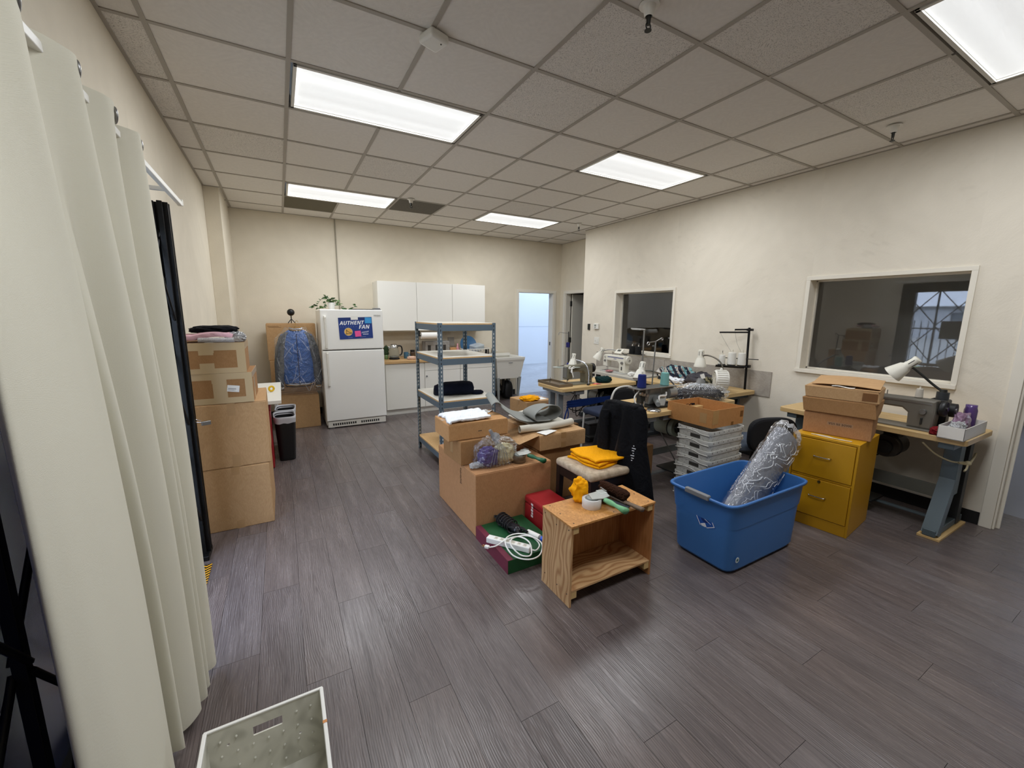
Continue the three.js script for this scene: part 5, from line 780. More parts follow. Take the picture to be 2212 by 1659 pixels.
single('paper_note', 'orange paper scrap on the maple table', 'paper', sheet((u, v) => [-0.05 + 0.1 * u, 0.002 + 0.003 * Math.sin(v * 4), -0.025 + 0.05 * v], 6, 4, 0.0012), std(0xd99a40, 0.7), [3.1, 0.751, -3.6]);
single('strap_bundle', 'blue straps tied to the silver table leg and stretched below the maple table', 'strap', merge([0, 1, 2, 3, 4, 5].map((k) => tube([[2.8, 0.5 + k * 0.014, -3.68 + (k % 2) * 0.012], [3.0, 0.515 + k * 0.014, -3.63], [3.2, 0.535 + k * 0.011, -3.605], [3.55, 0.56 + k * 0.006, -3.6]], 0.0085, 24, 6)).concat([tube([[2.8, 0.5, -3.66], [2.76, 0.44, -3.64], [2.74, 0.33, -3.65]], 0.008, 12, 5), tube([[2.8, 0.5, -3.66], [2.79, 0.42, -3.63], [2.77, 0.36, -3.63]], 0.007, 12, 5)])), cloth(0x223f86));
carton('cardboard_box', 'small open-looking cardboard box on the floor below the maple table', 0.24, 0.26, 0.2, [2.93, 0.0, -3.86], 0.1, { m: M.cardDark, along: 'x' });
carton('cardboard_box', 'pale cardboard box on the floor under the arm machine table', 0.22, 0.36, 0.18, [2.86, 0, -2.64], 0, { m: M.cardDark, along: 'x', tape: false });
single('black_cloth', 'black cloth hanging below the olive machine table', 'cloth', sheet((u, v) => [3.28 + 0.34 * u, 0.3 + 0.4 * v + 0.02 * Math.sin(u * 8), -3.72 + 0.025 * Math.sin(u * 14 + v * 2)], 40, 14, 0.006), M.blackCloth);
{ const t = thing('storage_bin', 'dark grey storage bin on the floor below the olive machine table', 'bin', [3.38, 0, -3.86]); part(t, 'body', at(rbox(0.36, 0.22, 0.24, 0.02, 3), 0, 0.11, 0), std(0x2c2d30, 0.6)); part(t, 'lid', at(rbox(0.38, 0.02, 0.26, 0.008, 2), 0, 0.23, 0), std(0x37383c, 0.6)); }
// table B: white machine
const wm = sewMachine('sewing_machine', 'white computerised sewing machine under the smaller window', [4.12, 0.75, -4.52], -Math.PI / 2, M.machineWhite, { h: 0.25, L: 0.44, wheelM: std(0xcfccc0, 0.4), bedM: std(0xb5b6b2, 0.4), bandM: std(0x3c4a86, 0.5) });
{ const c = part(wm, 'control_panel', rbox(0.13, 0.016, 0.09, 0.005, 2), M.machineWhite, { p: [0.27, 0.3, 0.0], r: [0.7, 0, 0] }); part(c, 'display', at(rbox(0.06, 0.003, 0.035, 0.001), 0, 0.009, -0.01), std(0x4c4f46, 0.3)); part(wm, 'panel_post', rod([0.27, 0.23, 0], [0.27, 0.29, 0], 0.012), M.machineWhite); printed(wm, 'brand_plate', 0.07, 0.016, (g, w, h) => { g.fillStyle = '#dcd9cc'; g.fillRect(0, 0, w, h); g.fillStyle = '#2c3b86'; g.fillRect(w * 0.12, h * 0.3, w * 0.76, h * 0.42); }, [0.25, 0.195, 0.0515]); }
gooseLamp('white task lamp arching over the white sewing machine head', [[4.2, 0.99, -4.2], [4.18, 1.04, -4.3], [4.14, 1.06, -4.45], [4.1, 1.03, -4.56], [4.08, 0.99, -4.6]], [-0.35, -0.9, -0.3], M.machineWhite, M.steel, 1.25);
single('scissors', 'black handled shears lying behind the white sewing machine', 'scissors', merge([rod([0, 0.01, 0], [0.16, 0.014, 0.05], 0.008, 8, 0.003), rod([0, 0.012, 0.03], [0.15, 0.014, 0.05], 0.008, 8, 0.003), at(new THREE.TorusGeometry(0.03, 0.009, 8, 18).rotateX(1.57), -0.04, 0.012, -0.01), at(new THREE.TorusGeometry(0.03, 0.009, 8, 18).rotateX(1.57), -0.03, 0.012, 0.05)]), M.blackPlastic, [4.05, 0.75, -4.8], [0, 0.5, 0]);
single('fabric_swatch', 'pink scrap of fabric on the bed of the white machine', 'fabric', lump(0.05, 0.02, 0.04, 0.3, 4, 3), cloth(0xc98c8c), [4.02, 0.764, -4.32]);
single('thread_spool', 'small black thread spool standing right of the white machine', 'thread spool', lathe([[0, 0], [0.02, 0], [0.02, 0.004], [0.016, 0.008], [0.016, 0.05], [0.02, 0.054], [0.02, 0.058], [0, 0.058]], 18), M.black, [4.28, 0.75, -3.92]);
single('tissue_wad', 'crumpled white tissue on the grey sewing table', 'tissue', wrinkle(lump(0.05, 0.05, 0.04, 0.3, 4, 7), 0.01, 30), M.white, [4.06, 0.75, -3.93]);
{
  const t = thing('thread_stand', 'tall chrome thread stand with two black cones in front of the smaller window', 'thread stand', [4.31, 0.75, -3.99]);
  part(t, 'base', at(cyl(0.05, 0.045, 0.012, 20), 0, 0.006, 0), M.darkSteel); part(t, 'pole', rod([0, 0, 0], [0, 0.62, 0], 0.011), M.steel); part(t, 'guide_arm', merge([rod([0, 0.61, 0.02], [0, 0.615, -0.24], 0.012), rod([-0.01, 0.605, -0.05], [-0.01, 0.605, -0.22], 0.005)]), M.steel);
  part(t, 'spool_tray', slab(-0.05, 0.05, 0.262, 0.27, -0.25, 0.0, 0.003), M.darkSteel); part(t, 'spool_pin', rod([0, 0.27, -0.19], [0, 0.42, -0.19], 0.003, 8), M.steel); part(t, 'spool_pin', rod([0, 0.27, -0.08], [0, 0.42, -0.08], 0.003, 8), M.steel);
}
cone('black thread cone on the tall chrome stand farther from the pole', 0x060607, [4.31, 1.02, -4.19], 1.0, 'black thread cones', 1.45); cone('black thread cone on the tall chrome stand next to the pole', 0x060607, [4.31, 1.02, -4.075], 1.0, 'black thread cones', 1.45);
// table C: arm machine
{
  const t = thing('arm_sewing_machine', 'grey off-the-arm sewing machine carrying blue and teal cones', 'sewing machine', [2.86, 0.75, -2.52]), m = M.machineGrey;
  part(t, 'base_plate', slab(-0.1, 0.26, 0, 0.014, -0.12, 0.12, 0.004), M.darkSteel); part(t, 'column', at(rbox(0.16, 0.15, 0.14, 0.015, 2), 0.03, 0.085, -0.05), m);
  part(t, 'spool_plate', slab(-0.23, 0.23, 0.168, 0.178, -0.06, 0.08, 0.003), M.steel); part(t, 'plate_post', rod([0.0, 0.14, 0], [0, 0.17, 0], 0.012), M.steel);
  part(t, 'motor_drum', at(cyl(0.055, 0.055, 0.09, 24).rotateZ(Math.PI / 2), 0.2, 0.11, 0.03), std(0xa6a8a6, 0.35, 0.5)); part(t, 'drum_cap', at(cyl(0.04, 0.045, 0.02, 24).rotateZ(Math.PI / 2), 0.25, 0.11, 0.03), M.steel);
  part(t, 'cylinder_arm', rod([0.03, 0.07, 0.02], [-0.09, 0.05, 0.16], 0.028, 16, 0.02), m);
  part(t, 'cover_plate', extrude([[-0.05, 0.0], [0.03, -0.01], [0.09, 0.06], [0.1, 0.1], [0.0, 0.09], [-0.03, 0.05]], 0.014, 0.004).rotateX(-0.5).translate(0.02, 0.02, 0.1), std(0xb4b6b4, 0.4, 0.3)); part(t, 'cover_edge', tube([[-0.03, 0.03, 0.12], [0.0, 0.1, 0.09], [0.08, 0.1, 0.09], [0.12, 0.12, 0.06]], 0.008, 24, 8), M.white);
  part(t, 'head', at(rbox(0.06, 0.13, 0.06, 0.012, 2), -0.13, 0.1, 0.0), M.darkSteel); part(t, 'tension_discs', merge([0, 1, 2].map((k) => at(cyl(0.018, 0.014, 0.02, 16).rotateX(Math.PI / 2), -0.17 + k * 0.035, 0.13 - k * 0.012, 0.04))), M.steel);
  part(t, 'needle_bars', merge([rod([-0.15, 0.0, 0.02], [-0.15, 0.06, 0.02], 0.005), rod([-0.12, 0.0, 0.03], [-0.12, 0.06, 0.03], 0.005)]), M.chrome); part(t, 'handwheel', at(new THREE.TorusGeometry(0.045, 0.012, 10, 24).rotateY(Math.PI / 2), -0.02, 0.1, -0.13), M.blackPlastic);
  part(t, 'loop_tube', tube([[-0.18, 0.15, 0.02], [-0.24, 0.1, 0.03], [-0.22, 0.03, 0.05], [-0.17, 0.02, 0.05]], 0.006, 20, 6), M.white);
}
single('chrome_disc', 'chrome disc foot at the front edge of the arm machine table', 'disc', lathe([[0, 0], [0.06, 0], [0.058, 0.012], [0.02, 0.02], [0, 0.02]], 28), M.chrome, [2.72, 0.75, -2.36]);
cone('royal blue thread cone on the arm machine plate', 0x12246e, [2.72, 0.928, -2.51], 1.1); cone('teal thread cone on the arm machine plate', 0x7fb9b4, [3.01, 0.928, -2.51], 1.1);
{
  const t = thing('thread_stand', 'thin steel thread pole with forked top on the arm machine table', 'thread stand', [2.945, 0.75, -2.6]);
  part(t, 'foot', at(cyl(0.03, 0.03, 0.01, 16), 0, 0.005, 0), M.darkSteel); part(t, 'pole', rod([0, 0, 0], [-0.005, 0.575, 0.02], 0.006), M.steel);
  part(t, 'fork', merge([rod([-0.005, 0.57, 0.02], [-0.11, 0.565, 0.04], 0.004), rod([-0.005, 0.57, 0.02], [0.07, 0.6, 0.02], 0.004)]), M.steel); part(t, 'guide_eye', at(new THREE.TorusGeometry(0.014, 0.004, 6, 16), -0.12, 0.555, 0.04), M.chrome); part(t, 'guide_eye', at(new THREE.TorusGeometry(0.01, 0.003, 6, 16), 0.075, 0.59, 0.02), M.chrome);
}
gooseLamp('white task lamp with long gooseneck over the arm machine', [[3.38, 0.75, -2.66], [3.35, 0.84, -2.65], [3.25, 0.93, -2.64], [3.08, 1.01, -2.62], [2.9, 1.055, -2.6], [2.8, 1.06, -2.6]], [-0.35, -0.95, 0.1], M.machineWhite, M.steel, 1.1);
single('navy_cloth', 'folded navy cloth beside the arm machine', 'cloth', sheet((u, v) => [-0.11 + 0.22 * u, 0.012 + 0.012 * fbm(u * 6, v * 5, 3), -0.07 + 0.14 * v], 20, 16, 0.016), M.navy, [3.13, 0.752, -2.42]);
single('scissors', 'orange handled scissors on the arm machine table', 'scissors', merge([rod([0, 0.006, 0], [0.12, 0.006, 0.03], 0.005, 6, 0.002), at(new THREE.TorusGeometry(0.022, 0.006, 6, 16).rotateX(1.57), -0.02, 0.008, -0.02), at(new THREE.TorusGeometry(0.022, 0.006, 6, 16).rotateX(1.57), -0.02, 0.008, 0.025)]), std(0xe09020, 0.4), [2.65, 0.75, -2.42], [0, -0.4, 0]);
single('red_pouch', 'red cloth scrap at the edge of the arm machine table', 'cloth', lump(0.06, 0.02, 0.05, 0.2, 4, 6), cloth(0xb5403c), [2.66, 0.75, -2.68]);
{
  const t = thing('plastic_bag', 'shiny clear bag of dark clothes on the arm machine table', 'bag', [3.47, 0.75, -2.5], -0.35);
  part(t, 'clothes', wrinkle(lump(0.25, 0.12, 0.12, 0.15, 3, 12), 0.012, 18), std(0x23252a, 0.8)); part(t, 'film', ridged(lump(0.285, 0.15, 0.145, 0.15, 3, 12, 1, 120), 0.013, 24), M.clearBag); part(t, 'glint_folds', merge(Array.from({ length: 34 }, (_, k) => { const a = k / 34 * 6.2832 + R(-0.05, 0.05), p = [0.12, 0.3, 0.55, 0.8, R(0.9, 1.05)].map((u) => [0.04 * (1 - u) + Math.cos(a) * 0.265 * u, 0.158 - 0.1 * u * u - 0.02 * u, -0.03 * (1 - u) + Math.sin(a) * 0.135 * u]); return tube(p, R(0.0015, 0.0035), 16, 5); })), M.glintFold);  // white fold strands fan from the neck as painted highlights
  part(t, 'neck_gather', wrinkle(rod([0.02, 0.12, -0.02], [0.06, 0.175, -0.05], 0.03, 16, 0.045), 0.014, 24), M.milkyBag);
}
// table E
{
  const t = thing('desk_fan', 'white drum desk fan on the table by the wall', 'fan', [4.06, 0.75, -2.66], -0.75);
  part(t, 'base', at(lathe([[0, 0], [0.1, 0], [0.1, 0.012], [0.03, 0.02], [0, 0.02]], 32), 0, 0, 0), M.whitePlastic);
  part(t, 'drum', at(lathe([[0.098, -0.065], [0.104, -0.058], [0.106, 0], [0.104, 0.058], [0.098, 0.065], [0.09, 0.065], [0.09, -0.065], [0.098, -0.065]], 40).rotateZ(Math.PI / 2), 0, 0.125, 0), M.whitePlastic);
  for (let i = 0; i < 28; i++) { const a = i / 28 * 6.283; part(t, 'rib', rbox(0.1, 0.006, 0.006, 0.001), M.whitePlastic, { p: [0, 0.125 + 0.109 * Math.cos(a), 0.109 * Math.sin(a)], r: [a, 0, 0] }); }
  for (const s of [-1, 1]) part(t, 'grille', merge([0, 1, 2, 3].map((k) => at(new THREE.TorusGeometry(0.022 + k * 0.022, 0.002, 6, 36).rotateY(Math.PI / 2), s * 0.062, 0.125, 0)).concat([0, 1, 2, 3, 4, 5].map((k) => rod([s * 0.062, 0.125 + 0.095 * Math.sin(k * 0.5236), 0.095 * Math.cos(k * 0.5236)], [s * 0.062, 0.125 - 0.095 * Math.sin(k * 0.5236), -0.095 * Math.cos(k * 0.5236)], 0.002, 6)))), M.offPlastic);
  part(t, 'blades', merge([0, 1, 2].map((k) => rbox(0.012, 0.15, 0.045, 0.004).rotateX(k * 1.047 * 1).translate(0, 0.125, 0))), M.offPlastic); part(t, 'top_knob', at(new THREE.SphereGeometry(0.016, 14, 10), 0, 0.24, 0), M.whitePlastic);
}
gooseLamp('white task lamp with dark gooseneck above the clothes pile', [[4.22, 0.75, -2.74], [4.22, 0.92, -2.74], [4.22, 1.04, -2.78], [4.21, 1.1, -2.88], [4.2, 1.105, -2.98], [4.2, 1.07, -3.02]], [0, -1, 0], M.machineWhite, std(0x6b665c, 0.4, 0.6), 1.3);
{
  const t = thing('thread_stand', 'black thread stand with white cones against the wall', 'thread stand', [4.45, 0.75, -2.62]);
  part(t, 'pole', rod([0, 0, 0], [-0.008, 0.68, -0.015], 0.012), M.blackMetal); part(t, 'clamp', slab(-0.025, 0.02, 0.645, 0.67, -0.035, 0.02, 0.003), M.blackMetal); part(t, 'clamp', slab(-0.025, 0.02, 0.245, 0.275, -0.03, 0.03, 0.003), M.blackMetal);
  part(t, 'guide_arm', rod([-0.01, 0.63, -0.01], [-0.17, 0.622, -0.25], 0.009), M.blackMetal); part(t, 'guide_arm', rod([-0.01, 0.66, -0.01], [-0.085, 0.655, -0.13], 0.009), M.blackMetal);
  part(t, 'spool_tray', merge([rod([0, 0.25, 0], [-0.17, 0.25, -0.26], 0.008), rod([-0.05, 0.255, 0.03], [-0.2, 0.255, -0.22], 0.008), rod([0.02, 0.235, -0.04], [-0.13, 0.235, -0.29], 0.008)]), M.blackMetal); part(t, 'cross_wire', rod([0.03, 0.34, 0.1], [-0.12, 0.34, -0.2], 0.0045), M.darkSteel);
  for (const [x, z] of [[-0.03, -0.05], [-0.085, -0.13], [-0.14, -0.21]]) { part(t, 'cup', at(lathe([[0, 0], [0.04, 0.004], [0.042, 0.01], [0, 0.012]], 20), x, 0.255, z), M.blackPlastic); part(t, 'spool_pin', rod([x, 0.26, z], [x, 0.42, z], 0.003, 8), M.darkSteel); }
  part(t, 'thread', merge([tube([[-0.085, 0.39, -0.13], [-0.13, 0.52, -0.2], [-0.165, 0.62, -0.245]], 0.0012, 12, 4), tube([[-0.03, 0.39, -0.05], [-0.06, 0.5, -0.1], [-0.085, 0.655, -0.13]], 0.0012, 12, 4)]), M.greyPlastic);
}
for (const [k, x, z] of [[0, 4.42, -2.67], [1, 4.365, -2.75], [2, 4.31, -2.83]]) cone(['white thread cone on the black stand next to its pole', 'white thread cone in the middle of the black stand', 'white thread cone at the outer end of the black stand'][k], 0xe6e4dc, [x, 1.017, z], k === 2 ? 1.0 : 1.3, 'white thread cones');
single('clothes_pile', 'heap of patterned teal and white clothes on the table by the wall', 'clothes', wrinkle(lump(0.12, 0.17, 0.24, 0.25, 3, 14), 0.03, 9), std(0xffffff, 0.9, 0, { bumpMap: foldB, bumpScale: 0.02, map: dataTex(256, 256, (u, v) => { const a = tileNoise(u, v, 7, 7), b = tileNoise(u, v, 9, 9, 5); return a > 0.12 ? [24, 30, 48] : b > 0.12 ? [210, 206, 200] : b < -0.14 ? [120, 168, 172] : a < -0.16 ? [60, 52, 50] : [150, 132, 124]; }, [0.35, 0.35]) }), [4.27, 0.75, -3.4]);
single('white_garment', 'white garment in front of the patterned clothes heap', 'garment', wrinkle(lump(0.08, 0.06, 0.13, 0.25, 3, 5), 0.015, 12), M.whiteCloth, [4.12, 0.75, -3.3]);
single('dark_garment', 'charcoal grey garment heaped beside the fan', 'garment', wrinkle(lump(0.11, 0.14, 0.16, 0.25, 2.5, 16), 0.03, 9), M.greyCloth, [4.2, 0.75, -3.0]);
single('camo_pouch', 'dark olive camouflage bundle between fan and garments', 'pouch', wrinkle(lump(0.07, 0.13, 0.07, 0.2, 3, 18), 0.02, 14), std(0xffffff, 0.9, 0, { map: dataTex(128, 128, (u, v) => { const a = tileNoise(u, v, 9, 9); return a > 0.1 ? [40, 42, 28] : a < -0.12 ? [120, 112, 84] : [22, 24, 16]; }, [0.16, 0.16]) }), [4.09, 0.75, -2.82]);
single('paper_roll', 'white paper roll lying beside the camouflage bundle', 'paper roll', rod([-0.04, 0.028, 0], [0.05, 0.028, 0.02], 0.028, 20), M.white, [3.98, 0.75, -2.72]);
single('label_card', 'white card with dark print on the garments', 'card', rbox(0.045, 0.055, 0.002, 0), std(0xd8d6d0, 0.6), [4.04, 0.89, -2.86], [-0.3, -0.6, 0.15]);
// ---------- chairs ----------
function chair(label, p, ry, backM, seatM, frameM, o = {}) {   // faces local +z; back at -z
  const t = thing('work_chair', label, 'chair', p, ry), sy = o.seat ?? 0.44, bh = o.back ?? 0.8, bw = o.bw ?? 0.21;
  part(t, 'seat', at(rbox(0.42, 0.07, 0.4, 0.03, 4), o.sx ?? 0, sy, 0.02), seatM);
  part(t, 'backrest', extrude(Array.from({ length: 48 }, (_, i) => { const a = i / 48 * 6.2832, c = Math.cos(a), q = Math.sin(a), k = Math.pow(Math.abs(c) ** 3.2 + Math.abs(q) ** 3.2, -1 / 3.2); return [c * k * bw, bh - 0.155 + q * k * 0.155]; }), 0.06, 0.022).translate(0, 0, -0.2), backM);
  if (o.tube) part(t, 'back_frame', tube([[-bw - 0.01, sy, -0.17], [-bw - 0.01, bh - 0.12, -0.21], [-bw * 0.7, bh + 0.005, -0.215], [bw * 0.7, bh + 0.005, -0.215], [bw + 0.01, bh - 0.12, -0.21], [bw + 0.01, sy, -0.17]], 0.011, 60, 8), frameM);
  else part(t, 'back_bracket', merge([slab(-0.03, 0.03, sy - 0.03, bh - 0.15, -0.235, -0.222, 0.003), slab(-0.03, 0.03, sy - 0.05, sy - 0.03, -0.23, 0, 0.003)]), frameM);
  if (o.legs) for (const [x, z] of [[-0.19, -0.17], [0.19, -0.17], [-0.19, 0.2], [0.19, 0.2]]) part(t, 'leg', rod([x * 1.08, 0, z * 1.08], [x, sy, z], 0.012, 10), frameM);
  else { part(t, 'gas_column', rod([0, 0.08, 0], [0, sy - 0.02, 0], 0.025, 16), frameM); for (let k = 0; k < 5; k++) { const a = k * 1.2566, c = Math.cos(a), s = Math.sin(a); const l = part(t, 'base_arm', rod([0, 0.11, 0], [c * 0.27, 0.075, s * 0.27], 0.022, 8, 0.016), frameM); part(l, 'caster', at(cyl(0.026, 0.026, 0.03, 16).rotateZ(Math.PI / 2).rotateY(-a), c * 0.27, 0.027, s * 0.27), M.blackPlastic); } }
  return t;
}
chair('blue and black padded chair with white tube frame at the olive machine table', [3.17, 0, -3.38], Math.PI, M.blackFabric, M.blueFabric, std(0xc9c8c2, 0.4), { tube: true, legs: true, back: 0.77, seat: 0.47, bw: 0.17 });
chair('black office chair with blue-grey seat beside the tray stack', [3.7, 0, -2.04], Math.PI - 0.4, M.blackFabric, fabric(0x4b5565, 0.002), M.blackPlastic, { back: 0.7, seat: 0.42, bw: 0.22, sx: 0.1 });
{
  const t = thing('black_jacket', 'black jacket with small white chest print draped over a chair back', 'jacket', [2.18, 0, -2.16]);
  const prof = [[0.91, 0.03, -0.17, 0.17, 0], [0.895, 0.06, -0.2, 0.2, 0], [0.8, 0.075, -0.235, 0.225, -0.01], [0.65, 0.095, -0.25, 0.25, -0.03], [0.5, 0.11, -0.26, 0.29, -0.045], [0.38, 0.115, -0.25, 0.33, -0.05], [0.29, 0.11, -0.2, 0.35, -0.05], [0.27, 0.08, -0.15, 0.33, -0.05]];
  const rings = prof.map(([y, dx, z0, z1, cx], k) => { const o = []; for (let i = 0; i < 72; i++) { const a = i / 72 * 6.283, f = 1 + (k > 1 ? 0.16 : 0.05) * Math.sin(a * 9 + k * 0.4) * (0.4 + k * 0.1), s = Math.sin(a), c = Math.cos(a), q = c < 0 && k > 1 && k < 6 ? 0.045 * Math.exp(-Math.pow((s - 0.1) / 0.16, 2)) : 0; o.push([cx + c * dx * f + q, y + (k === 0 ? 0.0 : 0.008 * Math.sin(a * 5)), (z0 + z1) / 2 + s * (z1 - z0) / 2]); } return o; }).reverse();
  part(t, 'body', wrinkle(loft(rings), 0.012, 10), M.blackCloth);
  part(t, 'sleeve', wrinkle(loft([[0.3, 0.05, 0.03], [0.45, 0.06, 0.05], [0.62, 0.06, 0.055], [0.78, 0.05, 0.05], [0.85, 0.03, 0.03]].map(([y, r, q]) => { const o = []; for (let i = 0; i < 24; i++) { const a = i / 24 * 6.283; o.push([-0.1 - (0.85 - y) * 0.06 + Math.cos(a) * q * 0.6, y, -0.1 + (0.85 - y) * 0.08 + Math.sin(a) * r]); } return o; })), 0.014, 14), M.blackCloth);
  part(t, 'collar', wrinkle(at(rbox(0.09, 0.05, 0.3, 0.02, 3), 0.0, 0.89, 0), 0.01, 14), M.blackCloth);
  for (let k = 0; k < 7; k++) part(t, 'chest_print', rbox(0.0015, 0.006, 0.008 + 0.009 * ((k * 2) % 3), 0), std(0xc9cad0, 0.7), { p: [-0.112 - 0.002 * k, 0.66 - k * 0.017, 0.215 + 0.004 * (k % 2)], r: [0.1 * (k % 2), 0.45, 0] });
}

// ---------- right side ----------
const squircle = (w, d, y, cx = 0, cz = 0, e = 8, n = 64) => { const o = []; for (let i = 0; i < n; i++) { const a = (i + 0.5) / n * 6.2832, c = Math.cos(a), s = Math.sin(a), k = Math.pow(Math.pow(Math.abs(c), e) + Math.pow(Math.abs(s), e), -1 / e); o.push([cx + c * k * w, y, cz + s * k * d]); } return o; };
{
  const t = thing('storage_tote', 'large blue open storage tote with grey latch handle', 'tote', [2.605, 0, -1.495]), e = 10;
  const r = (w, d, y, c = 0) => squircle(w, d, y, 0.03 * y / 0.45, -0.028 * y / 0.45, e, 96);
  part(t, 'body', loft([r(0.36, 0.19, 0.012), r(0.372, 0.2, 0.03), r(0.394, 0.214, 0.29), r(0.4, 0.219, 0.3), r(0.418, 0.228, 0.435), r(0.436, 0.242, 0.437), r(0.438, 0.244, 0.452), r(0.43, 0.238, 0.456), r(0.414, 0.224, 0.45), r(0.4, 0.216, 0.3), r(0.388, 0.206, 0.29), r(0.365, 0.194, 0.03), r(0.34, 0.17, 0.02)]), M.blueTote);
  for (const [x, z] of [[-0.3, -0.14], [0.3, -0.14], [-0.3, 0.14], [0.3, 0.14]]) part(t, 'caster', at(cyl(0.03, 0.03, 0.02, 14), x, 0.01, z), M.blackPlastic);
  part(t, 'latch_handle', at(rbox(0.03, 0.034, 0.17, 0.008, 2), -0.402, 0.452, -0.03), M.greyPlastic);
  for (const s of [-1, 1]) part(t, 'rib', at(rbox(0.004, 0.02, 0.1, 0.002), s * 0.39 + 0.02, 0.3, 0), M.blueTote);
  const st = part(t, 'care_sticker', new THREE.BoxGeometry(0.11, 0.11, 0.0006), std(0xffffff, 0.5, 0, { map: canvasTex(128, 128, (g) => { g.fillStyle = '#1d55ae'; g.fillRect(0, 0, 128, 128); g.strokeStyle = '#e6ecf6'; g.lineWidth = 6; g.strokeRect(8, 8, 112, 112); g.fillStyle = '#12357a'; g.beginPath(); g.arc(72, 52, 34, 0, 7); g.fill(); g.fillStyle = '#e6ecf6'; g.fillRect(16, 84, 40, 30); g.lineWidth = 4; g.beginPath(); g.moveTo(40, 20); g.lineTo(100, 100); g.stroke(); }) }), { p: [-0.3775, 0.29, 0.02], r: [0, 0, 0] }); st.rotation.set(0.085, -Math.PI / 2, 0.5, 'YXZ');
  part(t, 'round_sticker', at(cyl(0.018, 0.018, 0.0012, 20).rotateX(Math.PI / 2), -0.3, 0.095, 0.2035), std(0xcfd8d6, 0.5)); part(t, 'sticker_mark', at(cyl(0.009, 0.009, 0.0014, 14).rotateX(Math.PI / 2), -0.3, 0.095, 0.2038), std(0x2c5f6a, 0.5));
}
{
  const t = thing('fabric_roll', 'grey fabric roll in shiny clear plastic leaning in the tote', 'fabric roll', [2.52, 0.14, -1.5]);
  const d = V(0.66, 0.56, -0.02), L = d.length(), n = d.clone().normalize(), side = V(0, 0, 1), up = n.clone().cross(side).normalize();
  const ring = (k, a, b, j = 0) => { const o = []; for (let i = 0; i < 110; i++) { const w = i / 110 * 6.2832, q = d.clone().multiplyScalar(k).addScaledVector(up, Math.cos(w) * a * (1 + j * Math.sin(w * 6))).addScaledVector(side, Math.sin(w) * b * (1 + j * Math.cos(w * 5))); o.push(q.toArray()); } return o; };
  part(t, 'fabric', loft([ring(0, 0.12, 0.07), ring(0.02, 0.132, 0.078), ring(0.5, 0.136, 0.082), ring(0.95, 0.132, 0.08), ring(0.97, 0.11, 0.06)]), cloth(0x85868a, 0.004));
  part(t, 'film', loft(Array.from({ length: 130 }, (_, i) => { const k = i / 129, o = []; for (let q = 0; q < 120; q++) { const w = q / 120 * 6.2832, c = Math.cos(w), n = Math.sin(w), r1 = Math.max(0, 1 - Math.abs(N3(c * 2.6 + k * 2.5, n * 2.6, k * 4.5)) * 3.2), r2 = Math.max(0, 1 - Math.abs(N3(c * 5.5 - k * 5, n * 5.5, k * 9 + 7)) * 3.2), f = 1.03 + 0.075 * r1 * r1 + 0.045 * r2 * r2; o.push(d.clone().multiplyScalar(k * 1.0).addScaledVector(up, c * 0.142 * f).addScaledVector(side, n * 0.088 * f).toArray()); } return o; }), false), M.clearBag);
  part(t, 'glint_folds', merge(Array.from({ length: 64 }, () => { const k = R(0.1, 0.85), w = R(0.5, 3.3), l = R(0.03, 0.14), dw = R(-0.6, 0.4), q = [0, 0.35, 0.7, 1].map((u) => { const c = Math.cos(w + dw * u + 0.12 * Math.sin(u * 5 + k * 40)), n = Math.sin(w + dw * u + 0.12 * Math.sin(u * 5 + k * 40)); return d.clone().multiplyScalar(k + l * u).addScaledVector(up, c * 0.155).addScaledVector(side, n * 0.097).toArray(); }); return tube(q, R(0.0008, 0.0028), 18, 5); })), M.glintFold);  // short white fold strands painted as glints on the wrapping
  part(t, 'film_frill', wrinkle(loft([ring(0.98, 0.135, 0.085, 0.05), ring(1.03, 0.12, 0.07, 0.1), ring(1.055, 0.09, 0.05, 0.18)], false), 0.012, 30), M.milkyBag);
}
